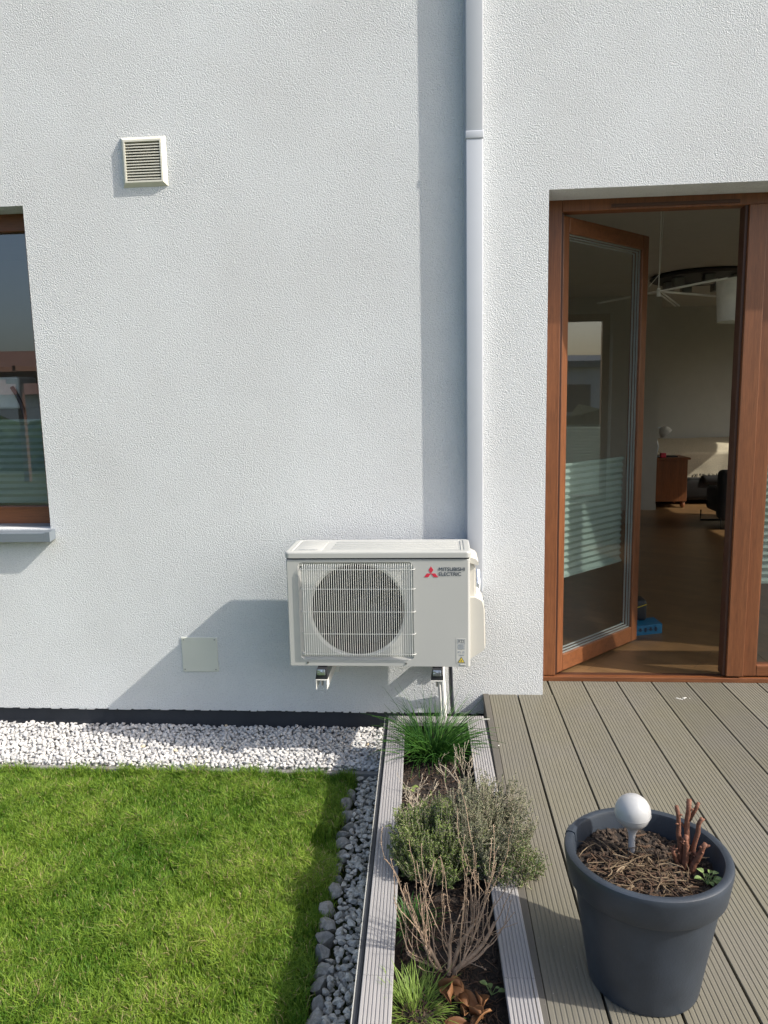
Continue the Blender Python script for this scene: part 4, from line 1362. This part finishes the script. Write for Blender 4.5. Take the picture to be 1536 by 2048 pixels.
def grow(mb, p, d, L, r, depth, rg, spread=0.6, upb=0.25, segs=5, kids=(2, 4), nub=0.0, minr=0.0006, wob=0.12):
    pts = [p.copy()]; rs = [r]
    cur = p.copy(); dd = d.normalized()
    for i in range(segs):
        dd = (dd + Vector((rg.gauss(0, wob), rg.gauss(0, wob), rg.gauss(0, wob) + upb / segs))).normalized()
        cur = cur + dd * (L / segs); pts.append(cur.copy()); rs.append(max(minr, r * (1 - 0.55 * (i + 1) / segs)))
    mb.tube(pts, rs, 5, rg.random())
    if nub:
        n_ = int(L / nub)
        for k in range(n_):
            i = rg.randrange(1, segs + 1); t = rg.random(); q_ = pts[i - 1].lerp(pts[i], t)
            a = Vector((rg.gauss(0, 1), rg.gauss(0, 1), rg.gauss(0.6, 0.6))).normalized()
            mb.tube([q_, q_ + a * rg.uniform(0.003, 0.009)], [max(minr, rs[i] * 0.6), 0.0004], 3)
    if depth > 0:
        for k in range(rg.randint(*kids)):
            i = rg.randrange(max(1, segs - 3), segs + 1)
            nd = (dd + Vector((rg.gauss(0, spread), rg.gauss(0, spread), rg.gauss(0.1, spread * 0.5)))).normalized()
            grow(mb, pts[i], nd, L * rg.uniform(0.55, 0.95), rs[i] * 0.72, depth - 1, rg, spread, upb, segs, kids, nub, minr, wob)
# big leafless shrub at the front: thick gnarled limbs then upright wands
rg = random.Random(14)
base = Vector(PL(0.222, 1.545, SZ))
q = MB()
limbs = [  # direction, length, radius
    ((-0.25, 0.25, 0.95), 0.14, 0.0065), ((0.05, 0.3, 0.95), 0.15, 0.0065), ((0.62, 0.35, 0.75), 0.20, 0.008), ((0.45, 0.45, 0.85), 0.17, 0.007), ((0.85, 0.10, 0.5), 0.15, 0.0065),
    ((-0.75, 0.05, 0.35), 0.13, 0.004), ((-0.45, -0.1, 0.6), 0.12, 0.004), ((0.4, -0.15, 0.7), 0.12, 0.004)]
for d, L, r_ in limbs:
    d = Vector(d).normalized()
    pts = [base + Vector((rg.uniform(-0.012, 0.012), rg.uniform(-0.012, 0.012), -0.01))]; rs = [r_ * 1.25]; dd = d
    for i in range(6):
        dd = (dd + Vector((rg.gauss(0, 0.14), rg.gauss(0, 0.14), 0.06))).normalized()
        pts.append(pts[-1] + dd * L / 6); rs.append(r_ * (1 - 0.5 * (i + 1) / 6))
    q.tube(pts, rs, 7)
    for k in range(rg.randint(5, 7)):
        i = rg.randrange(2, 7)
        nd = Vector((dd.x * 0.55 + rg.gauss(0, 0.24), dd.y * 0.3 + rg.gauss(0.1, 0.2), 1.0))
        grow(q, pts[i], nd, rg.uniform(0.12, 0.26), 0.0016, 1, rg, 0.28, 0.6, 9, (0, 1), 0.010, 0.0008, 0.10)
    for k in range(3):
        i = rg.randrange(1, 7)
        grow(q, pts[i], Vector((rg.gauss(0, 1), rg.gauss(0, 1), 0.3)), rg.uniform(0.06, 0.13), 0.0011, 0, rg, 0.4, 0.3, 4, (0, 1), 0.012, 0.0007)
tag(q.build('bare_shrub', 'twig', smooth='all'), 'large leafless woody shrub with upright wands at the near end of the planter', 'shrub')
# thin twigs at the back of the box
rg = random.Random(31)
for k in range(7):
    q = MB()
    b_ = Vector(PL(rg.uniform(0.24, 0.36), rg.uniform(0.42, 0.62), SZ))
    grow(q, b_, Vector((rg.gauss(0, 0.35), rg.gauss(0, 0.3), 1)), rg.uniform(0.06, 0.10), 0.0022, 2, rg, 0.55, 0.35, 5, (1, 3), 0.02, 0.0008, 0.16)
    tag(q.build('dry_twig', 'twig_grey', smooth='all'), 'pale branching twig standing just in front of the chives', 'twig', 'dry twigs in front of the chives')
for k in range(10):
    q = MB()
    b_ = Vector(PL(rg.uniform(0.095, 0.15), rg.uniform(0.66, 0.84), SZ))
    grow(q, b_, Vector((rg.gauss(-0.2, 0.5), rg.gauss(0, 0.4), 0.9)), rg.uniform(0.05, 0.09), 0.0018, 2, rg, 0.6, 0.1, 5, (1, 3), 0.02, 0.0008, 0.2)
    tag(q.build('dry_twig', 'twig_grey', smooth='all'), 'pale dry twig tangled against the left board behind the thyme', 'twig', 'dry twigs at the left board')
# seedlings
def seedling(name, c, n, L, mat, label, rg, cat='seedling', r0=0.0, up_=0.25):
    root = thing(name, c, label, cat)
    mb = MB(); st = MB()
    for k in range(n):
        a = rg.uniform(0, 2 * PI); l_ = L * rg.uniform(0.6, 1.2); h = rg.uniform(0.2, 1.0) * L
        tip = Vector((c[0] + math.cos(a) * l_ * 0.7, c[1] + math.sin(a) * l_ * 0.7, c[2] + h))
        st.tube([Vector(c), tip], [0.0012, 0.0008], 4)
        d = Vector((math.cos(a), math.sin(a), up_)); s_ = Vector((-math.sin(a), math.cos(a), 0))
        t = rg.random(); W = l_ * 0.30
        P = []
        for i in range(7):
            f = i / 6; w_ = W * math.sin(PI * min(1, f * 0.92 + 0.06)) ** 0.7
            m_ = tip + d * (l_ * 0.8 * f) + Vector((0, 0, -0.25 * l_ * f * f))
            P.append((m_ - s_ * w_ + Vector((0, 0, w_ * 0.35)), m_, m_ + s_ * w_ + Vector((0, 0, w_ * 0.35))))
        for i in range(6):
            for j in range(2):
                mb.quad(tuple(P[i][j]), tuple(P[i + 1][j]), tuple(P[i + 1][j + 1]), tuple(P[i][j + 1]), t)
    mb.build('leaf', mat, root, smooth='all', tint=True); st.build('stem', mat, root, tint=True)
    return root
rg = random.Random(77)
seedling('seedling', PL(0.20, 0.78, SZ + 0.006), 7, 0.022, 'weed', 'tiny green seedling on bare soil left of the yellow sprouts', rg)
seedling('seedling', PL(0.10, 0.60, SZ + 0.006), 9, 0.028, 'thyme', 'small dusty green sprig against the left planter board', rg)
seedling('seedling', PL(0.345, 0.72, SZ + 0.006), 5, 0.018, 'weed', 'tiny green seedling right of the curled yellow sprout', rg)
seedling('seedling', PL(0.335, 1.62, SZ + 0.006), 5, 0.022, 'weed', 'bright green seedling right of the heap of brown leaves', rg)
q = MB()
p0 = Vector(PL(0.255, 0.80, SZ))
q.tube([p0, p0 + Vector((-0.012, 0.005, 0.03)), p0 + Vector((-0.022, 0.0, 0.06)), p0 + Vector((-0.026, -0.005, 0.075))], [0.003, 0.0035, 0.003, 0.001], 6, 0.9)
p1 = Vector(PL(0.315, 0.82, SZ))
q.tube([p1, p1 + Vector((0.002, 0, 0.035)), p1 + Vector((-0.010, 0, 0.055)), p1 + Vector((-0.03, 0.0, 0.05))], [0.0025, 0.003, 0.003, 0.001], 6, 0.8)
tag(q.build('bulb_sprout', 'tuft', smooth='all', tint=True), 'two curled yellow green bulb sprouts on the dark soil', 'sprout')

# dead leaves
def dead_leaf(c, L, W, az, pitch, roll, curl, rg):
    mb = MB(); t = rg.random(); P = []
    for i in range(9):
        f = i / 8; w_ = W * math.sin(PI * (0.04 + 0.93 * f)) ** 0.75
        row = []
        for j in range(5):
            s_ = (j - 2) / 2
            z = curl * (abs(s_) ** 1.7) * W * 1.1 - 0.28 * L * (f - 0.5) ** 2 * 2 + rg.gauss(0, W * 0.03)
            row.append(Vector(((f - 0.5) * L, s_ * w_, z)))
        P.append(row)
    for i in range(8):
        for j in range(4):
            mb.quad(tuple(P[i][j]), tuple(P[i + 1][j]), tuple(P[i + 1][j + 1]), tuple(P[i][j + 1]), min(1, max(0, t + rg.gauss(0, 0.08))))
    bmx = bmesh.new()
    me_ = bpy.data.meshes.new('tmp'); me_.from_pydata(mb.v, [], mb.f); bmx.from_mesh(me_); bpy.data.meshes.remove(me_)
    bmesh.ops.remove_doubles(bmx, verts=bmx.verts[:], dist=1e-6)
    bmesh.ops.solidify(bmx, geom=bmx.faces[:], thickness=0.0007)
    o_ = MB(); o_.add_bm(bmx, t); bmx.free()
    o = o_.build('dry_leaf', 'dead_leaf', smooth='all', tint=True)
    o.location = c; o.rotation_euler = (roll, pitch, az)
    return o
rg = random.Random(41)
for k in range(19):
    c = PL(rg.uniform(0.225, 0.345), rg.uniform(1.60, 1.84), SZ + 0.012 + rg.uniform(0, 0.028))
    o = dead_leaf(c, rg.uniform(0.05, 0.085), rg.uniform(0.014, 0.022), rg.uniform(-0.4, 3.4), rg.uniform(-0.8, 0.8), rg.uniform(-0.9, 0.9), rg.uniform(-0.9, 1.4), rg)
    tag(o, 'curled dry brown leaf in the heap right of the bright grass tuft', 'leaf', 'dry leaves heaped at the near end of the planter')
o = dead_leaf(PL(0.235, 0.885, SZ + 0.03), 0.05, 0.014, 0.4, 0.2, 0.4, 0.8, rg)
tag(o, 'single rust brown curled leaf lying behind the thyme bush', 'leaf')

# ================================================================== POT
PC = (0.508, -1.868, 0.0)
pot = thing('plant_pot', PC, 'large anthracite plastic plant pot standing on the deck', 'plant pot')
q = MB()
prof = [(0.001, 0.004), (0.124, 0.004), (0.131, 0.0), (0.137, 0.003), (0.139, 0.012), (0.1415, 0.03), (0.179, 0.274), (0.1815, 0.276)]
q.lathe(prof, PC, 96)
q.build('body', 'pot', pot, smooth=True)
q = MB()
prof = [(0.1816, 0.2755), (0.1905, 0.2735), (0.1935, 0.278), (0.2025, 0.338), (0.2035, 0.347), (0.2015, 0.3535), (0.197, 0.3565), (0.187, 0.3565), (0.182, 0.354), (0.1795, 0.348), (0.172, 0.270), (0.165, 0.20)]
q.lathe(prof, PC, 96)
rim = q.build('rim', 'pot', pot, smooth=True)
q = MB()
a0 = R(150)   # small raised seam block on the rim
for (da0, da1) in ((0.0, 0.16),):
    ring_ = []
    for k in range(7):
        a = a0 + (da1 - da0) * k / 6
        ring_.append([(PC[0] + r_ * math.cos(a), PC[1] + r_ * math.sin(a), z_) for r_, z_ in ((0.2042, 0.332), (0.2052, 0.348), (0.2028, 0.3565), (0.197, 0.3595), (0.187, 0.3595), (0.1795, 0.357), (0.176, 0.332))])
    for A, B in zip(ring_, ring_[1:]):
        for i in range(6): q.quad(A[i], B[i], B[i + 1], A[i + 1])
    q.poly(ring_[0]); q.poly(ring_[-1][::-1])
q.build('fill_opening', 'pot', rim)
# soil in the pot
PSZ = 0.302
q = MB()
nr, na = 46, 110
def psoil(x, y):
    return PSZ + 0.016 * noise.noise(Vector((x * 11, y * 11, 5))) + 0.009 * noise.noise(Vector((x * 34, y * 34, 2))) + 0.005 * noise.noise(Vector((x * 90, y * 90, 9))) - 0.018 * math.exp(-((x - PC[0] - 0.13) ** 2 + (y - PC[1] + 0.03) ** 2) / 0.003)
for i in range(nr + 1):
    for k in range(na):
        r_ = 0.1755 * i / nr; a = 2 * PI * k / na
        x = PC[0] + r_ * math.cos(a); y = PC[1] + r_ * math.sin(a)
        q.v.append((x, y, psoil(x, y))); q.t.append(0.5)
for i in range(nr):
    for k in range(na):
        k2 = (k + 1) % na
        q.f.append((i * na + k, i * na + k2, (i + 1) * na + k2, (i + 1) * na + k))
o = q.build('soil', 'soil', smooth='all'); tag(o, 'dark crumbly soil inside the plant pot', 'soil', kind='stuff')
rg = random.Random(51)
q = MB()
for k in range(1500):
    a = rg.uniform(0, 2 * PI); r_ = 0.17 * math.sqrt(rg.random()); x = PC[0] + r_ * math.cos(a); y = PC[1] + r_ * math.sin(a); s_ = rg.choice([rg.uniform(0.0015, 0.004), rg.uniform(0.003, 0.007)])
    scatter_blob(q, (x, y, psoil(x, y) + s_ * 0.4), s_ * rg.uniform(0.8, 1.6), s_, s_ * 0.8, 0.3, ICO1, rg=rg)
o = q.build('soil_crumbs', 'soil_clod'); tag(o, 'crumbs of soil on top of the pot', 'soil', kind='stuff')
q = MB()
def fp2():
    while True:
        x = PC[0] + rg.gauss(-0.03, 0.075); y = PC[1] + rg.gauss(-0.045, 0.06)
        if math.hypot(x - PC[0], y - PC[1]) < 0.15: return (x, y, psoil(x, y) + 0.003)
litter(q, 75, fp2, 0.03, 0.10, 0.0011, rg, 0.0, 0.8, 0.016, 0.5)
litter(q, 40, fp2, 0.02, 0.055, 0.0019, rg, 0.2, 1.0, 0.014, 0.5)
o = q.build('dry_straw', 'straw', tint=True); tag(o, 'tangle of dry straw and old roots on the pot soil', 'straw', kind='stuff')
q = MB()
litter(q, 220, fp2, 0.01, 0.04, 0.0024, rg, 0.0, 0.7, 0.008, 0.5)
o = q.build('bark_chips', 'bark_mulch', tint=True); tag(o, 'reddish bark crumbs mixed into the pot soil', 'bark', kind='stuff')
# solar ball light
SB = (0.488, -1.800, 0.300)
bl = thing('garden_light', SB, 'white plastic ball garden light stuck in the pot soil', 'garden light')
q = MB()
rb_ = 0.0455
prof = [(0.0001, -rb_)]
for i in range(1, 25):
    a = -PI / 2 + PI * i / 24
    r_ = rb_ * math.cos(a); z = rb_ * math.sin(a)
    if i == 11: r_ += 0.0006
    prof.append((max(r_, 0.0001), z))
q.lathe(prof, (SB[0], SB[1], SB[2] + 0.118), 40)
q.build('globe', 'globe', bl, smooth='all')
q = MB(); q.lathe([(0.0462, -0.0012), (0.0466, 0), (0.0462, 0.0012)], (SB[0], SB[1], SB[2] + 0.112), 40)
q.build('seam', 'globe', bl, smooth='all')
q = MB(); q.lathe([(0.0085, -0.02), (0.0085, 0.045), (0.010, 0.058), (0.015, 0.070), (0.019, 0.078)], SB, 20)
q.build('stem', 'globe', bl, smooth='all')
# cut back stump
rg = random.Random(8)
q = MB()
b0 = Vector((0.606, -1.850, 0.290))
for (dx, dy, h, r_) in ((-0.012, 0.004, 0.170, 0.0075), (0.008, 0.008, 0.185, 0.0085), (0.026, 0.0, 0.145, 0.0075), (0.0, -0.006, 0.100, 0.009), (0.028, -0.012, 0.085, 0.009), (-0.02, -0.004, 0.06, 0.006)):
    p0 = b0 + Vector((dx * 0.5, dy * 0.5, -0.01)); pts = [p0]; rs = [r_ * 1.15]
    for i in range(1, 8):
        f = i / 7
        pts.append(b0 + Vector((dx * (0.5 + 1.0 * f) + rg.gauss(0, 0.0018), dy * (0.5 + f) + rg.gauss(0, 0.0018), h * f)))
        rs.append(r_ * (1 - 0.28 * f) * rg.uniform(0.88, 1.12))
    q.tube(pts, rs, 9)
    for k in range(5):
        i = rg.randrange(2, 8); a = rg.uniform(0, 6.28); d = Vector((math.cos(a), math.sin(a), rg.uniform(0.1, 0.9)))
        q.tube([pts[i], pts[i] + d * rg.uniform(0.008, 0.018)], [rs[i] * 0.6, rs[i] * 0.35], 6)
q.tube([b0 + Vector((0.012, 0.01, 0.13)), b0 + Vector((0.03, 0.012, 0.165)), b0 + Vector((0.034, 0.012, 0.178))], [0.005, 0.005, 0.0045], 8)
tag(q.build('cut_stump', 'stump', smooth='all'), 'cut back reddish woody stump standing in the plant pot', 'stump')
rg = random.Random(4)
seedling('weed', (0.640, -1.925, PSZ + 0.0), 13, 0.026, 'weed', 'small bright green weed growing inside the pot rim', rg, 'weed')

# ================================================================== ROOM CONTENTS
# pendant lamp with rails and drum shade
HB = Vector((1.335, 1.22, 2.115))
cl = thing('ceiling_lamp', (HB.x, HB.y, 2.7), 'white metal pendant lamp with thin arms and a drum shade', 'lamp')
q = MB()
q.tube([(HB.x, HB.y, 2.7), (HB.x, HB.y, HB.z)], 0.003, 6); q.tube([(HB.x + 0.02, HB.y, 2.7), (HB.x + 0.004, HB.y, HB.z + 0.1)], 0.0015, 5)
q.tube([(HB.x, HB.y, HB.z + 0.1), (HB.x - 0.06, HB.y, HB.z + 0.03)], 0.0018, 5)
q.build('cord', 'white_metal', cl)
q = MB(); q.tube([(HB.x, HB.y, HB.z - 0.03), (HB.x, HB.y, HB.z + 0.02)], 0.012, 12)
q.build('hub', 'white_metal', cl, smooth=True)
for k, (x1, y1, z1) in enumerate(((1.70, 1.28, 2.185), (1.70, 1.10, 2.165), (1.55, 1.55, 2.06), (1.05, 1.6, 2.10), (1.75, 1.42, 2.10))):
    q = MB(); d = (Vector((x1, y1, z1)) - HB); n_ = Vector((-d.y, d.x, 0)).normalized() * 0.012
    for s_ in (-1, 1):
        q.tube([HB + n_ * s_, Vector((x1, y1, z1)) + n_ * s_], 0.0045, 6)
    q.build('arm', 'white_metal', cl)
q = MB(); DC = (1.86, 1.25, 1.925)
q.lathe([(0.150, 0.0), (0.165, 0.25)], DC, 48); q.lathe([(0.148, 0.0), (0.163, 0.25)], DC, 48)
q.lathe([(0.150, 0.0), (0.148, 0.0)], DC, 48)
q.build('lamp_shade', 'shade', cl, smooth=True)
# dark reflective ceiling fitting behind
cf = thing('ceiling_fitting', (2.72, 4.6, 2.7), 'dark oval ceiling fitting with small spot heads behind the pendant lamp', 'lamp')
q = MB()
q.lathe([(0.001, 0), (0.52, 0.0), (0.54, 0.02), (0.52, 0.045), (0.001, 0.045)], (2.72, 4.6, 2.654), 40)
q.build('plate', 'black', cf, smooth=True)
for k in range(7):
    q = MB()
    a = k * 0.9; q.bbox(2.72 + 0.35 * math.cos(a) - 0.05, 2.72 + 0.35 * math.cos(a) + 0.05, 4.6 + 0.35 * math.sin(a) - 0.05, 4.6 + 0.35 * math.sin(a) + 0.05, 2.56, 2.652, 0.004)
    q.build('spot_head', 'screw', cf)
# cabinet
cb = thing('cabinet', (3.0, 6.45, 0.012), 'red brown wooden cabinet behind the partition wall', 'cabinet')
q = MB(); q.bbox(2.60, 3.17, 6.30, 6.75, 0.095, 0.64, 0.006); q.build('body', 'cabinet', cb)
q = MB(); q.bbox(2.58, 3.20, 6.28, 6.77, 0.641, 0.668, 0.004); q.build('top', 'cabinet', cb)
for (a, c_) in ((3.13, 6.34), (3.13, 6.71), (2.66, 6.34), (2.66, 6.71)):
    q = MB(); q.lathe([(0.02, 0.0), (0.032, 0.03), (0.032, 0.06), (0.022, 0.082)], (a, c_, 0.0125), 14); q.build('foot', 'cabinet', cb, smooth=True)
q = MB(); q.bbox(2.86, 3.06, 6.36, 6.55, 0.669, 0.684, 0.003)
tag(q.build('book', 'black'), 'dark flat book lying on top of the cabinet', 'book')
tl = thing('desk_lamp', (2.78, 6.45, 0.669), 'small desk lamp with a white glass shade on the cabinet', 'lamp')
q = MB(); q.tube([(2.80, 6.45, 0.67), (2.83, 6.45, 0.80), (2.80, 6.45, 0.92), (2.76, 6.45, 0.99), (2.80, 6.45, 1.05), (2.86, 6.45, 1.055)], 0.009, 8); q.lathe([(0.06, 0.0), (0.06, 0.015), (0.001, 0.02)], (2.80, 6.45, 0.6695), 20)
q.build('stand', 'zinc', tl, smooth=True)
q = MB(); pr = [(0.02, 0.0), (0.05, -0.02), (0.075, -0.06), (0.085, -0.11)]
q.lathe(pr, (0, 0, 0), 24); MM = Matrix.Translation((2.86, 6.45, 1.06)) @ Matrix.Rotation(R(-38), 4, 'Y')
q.v = [tuple(MM @ Vector(p_)) for p_ in q.v]; q.build('lamp_shade', 'lamp_glass', tl, smooth='all')
q = MB(); q.bbox(2.83, 2.90, 6.32, 6.39, 0.669, 0.73, 0.01)
tag(q.build('mug', 'logo_red'), 'small red object on the cabinet beside the desk lamp', 'ornament')
# bed
bdn = thing('bed', (4.1, 6.95, 0.012), 'low bed or couch with a cream patterned cover by the far wall', 'bed')
q = MB()
nxb, nyb = 46, 20
for j in range(nyb + 1):
    for i in range(nxb + 1):
        x = 2.9 + 2.3 * i / nxb; v = j / nyb
        if v < 0.45: y = 6.80; z = 0.33 + (0.70 - 0.33) * v / 0.45
        else: y = 6.80 + (v - 0.45) / 0.55 * 0.66; z = 0.70 + 0.16 * (v - 0.45) / 0.55
        y += 0.012 * noise.noise(Vector((x * 6, z * 6, 0))); z += 0.02 * noise.noise(Vector((x * 3, y * 5, 4)))
        q.v.append((x, y, z)); q.t.append(0.5)
for j in range(nyb):
    for i in range(nxb):
        a = j * (nxb + 1) + i; q.f.append((a, a + 1, a + nxb + 2, a + nxb + 1))
q.build('cover', 'bedcover', bdn, smooth='all')
q = MB(); q.box(2.95, 5.15, 6.86, 7.45, 0.05, 0.60); q.build('base', 'black', bdn)
q = MB(); q.bbox(3.18, 4.3, 6.58, 6.85, 0.07, 0.36, 0.06, seg=3)
q.bbox(3.45, 4.3, 6.55, 6.70, 0.28, 0.40, 0.05, seg=3)
for k in range(140):
    x_ = rg.uniform(3.3, 4.3); q.tube([(x_, 6.60, 0.38), (x_ + rg.uniform(-0.01, 0.01), 6.60, 0.41 + rg.uniform(0, 0.02))], 0.004, 3)
tag(q.build('throw', 'fur', smooth='all'), 'black furry throw heaped on the floor in front of the bed', 'throw')
# armchair
ar = thing('armchair', (3.35, 4.75, 0.012), 'dark grey armchair seen from the side half behind the door post', 'armchair')
q = MB(); q.bbox(3.00, 3.85, 4.60, 4.80, 0.12, 0.66, 0.05, seg=4); q.build('armrest', 'fabric_dark', ar, smooth=True)
q = MB(); q.bbox(3.10, 3.85, 4.81, 5.4, 0.14, 0.42, 0.04, seg=3); q.build('seat', 'fabric_dark', ar, smooth=True)
q = MB(); q.bbox(3.66, 3.86, 4.80, 5.42, 0.43, 0.80, 0.05, seg=3); q.build('backrest', 'fabric_dark', ar, smooth=True)
q = MB()
q.tube([(3.02, 4.66, 0.14), (3.02, 4.66, 0.02), (3.35, 4.66, 0.02)], 0.007, 8); q.tube([(3.02, 5.3, 0.14), (3.02, 5.3, 0.02), (3.35, 5.3, 0.02)], 0.01, 8)
q.build('leg', 'black', ar)
# blue leaflet box and dark shoe bag
q = MB(); q.prism([(1.12, 0.90), (1.36, 0.98), (1.345, 1.12), (1.11, 1.02)], 'z', 0.013, 0.075)
bb = tag(q.build('cardboard_box', 'blue'), 'bright blue printed flat box on the floor inside the door', 'box')
q = MB()
for k in range(5):
    x = 1.175 + k * 0.034; y = 0.917 + k * 0.0113
    q.box(x, x + 0.012, y - 0.0025, y + 0.001, 0.032 + 0.006 * (k % 2), 0.060)
    q.box(x - 0.008, x + 0.018, y - 0.0028, y + 0.0005, 0.044, 0.049)
q.build('print', 'ink', bb)
q = MB(); q.bbox(1.17, 1.28, 1.03, 1.16, 0.076, 0.21, 0.02, seg=3)
sh = tag(q.build('shoe_bag', 'black', smooth=True), 'black pouch with a yellow seam on the blue box', 'pouch')
q = MB(); q.tube([(1.172, 1.028, 0.150), (1.22, 1.026, 0.165), (1.276, 1.027, 0.185)], 0.003, 6); q.build('seam', 'yellow', sh)

# ================================================================== BEHIND THE CAMERA (seen only mirrored in the glass)
def far_house(x, y, w_, d_, eave, ridge, ang, label, roofmat='tile_roof', flat=False, storeys=1):
    h = thing('neighbour_house', (x, y, -0.3), label, 'house', 'neighbouring houses')
    def T(mb):
        c, s_ = math.cos(ang), math.sin(ang)
        mb.v = [(x + a * c - b * s_, y + a * s_ + b * c, z) for a, b, z in mb.v]; return mb
    q = MB(); q.box(-w_ / 2, w_ / 2, -d_ / 2, d_ / 2, -0.3, eave); T(q).build('wall', 'render_white', h)
    q = MB()
    if flat: q.box(-w_ / 2 - 0.3, w_ / 2 + 0.3, -d_ / 2 - 0.3, d_ / 2 + 0.3, eave + 0.003, ridge)
    else:
        q.prism([(-d_ / 2 - 0.5, eave + 0.003), (d_ / 2 + 0.5, eave + 0.003), (0, ridge)], 'x', -w_ / 2 - 0.4, w_ / 2 + 0.4)
    T(q).build('roof', roofmat, h)
    n_ = int(w_ / 3)
    for st_ in range(storeys):
        for k in range(n_):
            cx_ = -w_ / 2 + (k + 0.5) * w_ / n_; z0 = 0.7 + st_ * 2.8
            for sgn in (-1, 1):
                q = MB(); ya = sgn * (d_ / 2 + 0.01); q.box(cx_ - 0.6, cx_ + 0.6, min(ya, ya + sgn * 0.04), max(ya, ya + sgn * 0.04), z0, z0 + 1.3); T(q).build('window', 'win_dark', h)
    return h
far_house(-18, -33, 16, 8, 2.0, 4.2, R(-8), 'red roofed bungalow mirrored in the kitchen window')
far_house(-42, -48, 20, 9, 2.6, 5.5, R(12), 'further red roofed house mirrored beyond the bungalow')
far_house(38, 7, 9, 9, 2.8, 3.1, R(86), 'white flat roofed two storey house mirrored in the open door glass', 'sill', True, 1)
far_house(52, 13, 14, 10, 2.6, 4.3, R(75), 'white house with a grey pitched roof mirrored in the door glass', 'sill', False, 1)
q = MB()
rg = random.Random(2)
for k in range(26):
    scatter_blob(q, (-26 + k * 1.2, -17 + rg.uniform(-0.3, 0.3), 0.2), 1.0, 0.7, 0.9, 0.3, ICO2, rg=rg)
tag(q.build('hedge', 'hedge'), 'low garden hedge behind the camera, mirrored in the window', 'hedge')
q = MB()
for k in range(24):
    scatter_blob(q, (22 + rg.uniform(-0.3, 0.3), -2 + k * 1.2, 0.1), 0.8, 1.0, 0.9, 0.3, ICO2, rg=rg)
tag(q.build('hedge', 'hedge'), 'garden hedge to the right of the house', 'hedge')
pg = thing('pergola', (-8, -11, -0.2), 'brown wooden pergola mirrored in the kitchen window', 'pergola')
for (a, c_) in ((-9.5, -10), (-6.5, -10), (-9.5, -12.5), (-6.5, -12.5)):
    q = MB(); q.box(a - 0.06, a + 0.06, c_ - 0.06, c_ + 0.06, -0.23, 2.0); q.build('post', 'pergola', pg)
q = MB()
for c_ in (-10, -12.5): q.box(-9.8, -6.2, c_ - 0.05, c_ + 0.05, 2.0, 2.15)
for k in range(7): q.box(-9.6 + k * 0.53, -9.54 + k * 0.53, -12.8, -9.7, 2.151, 2.25)
q.build('roof', 'pergola', pg)
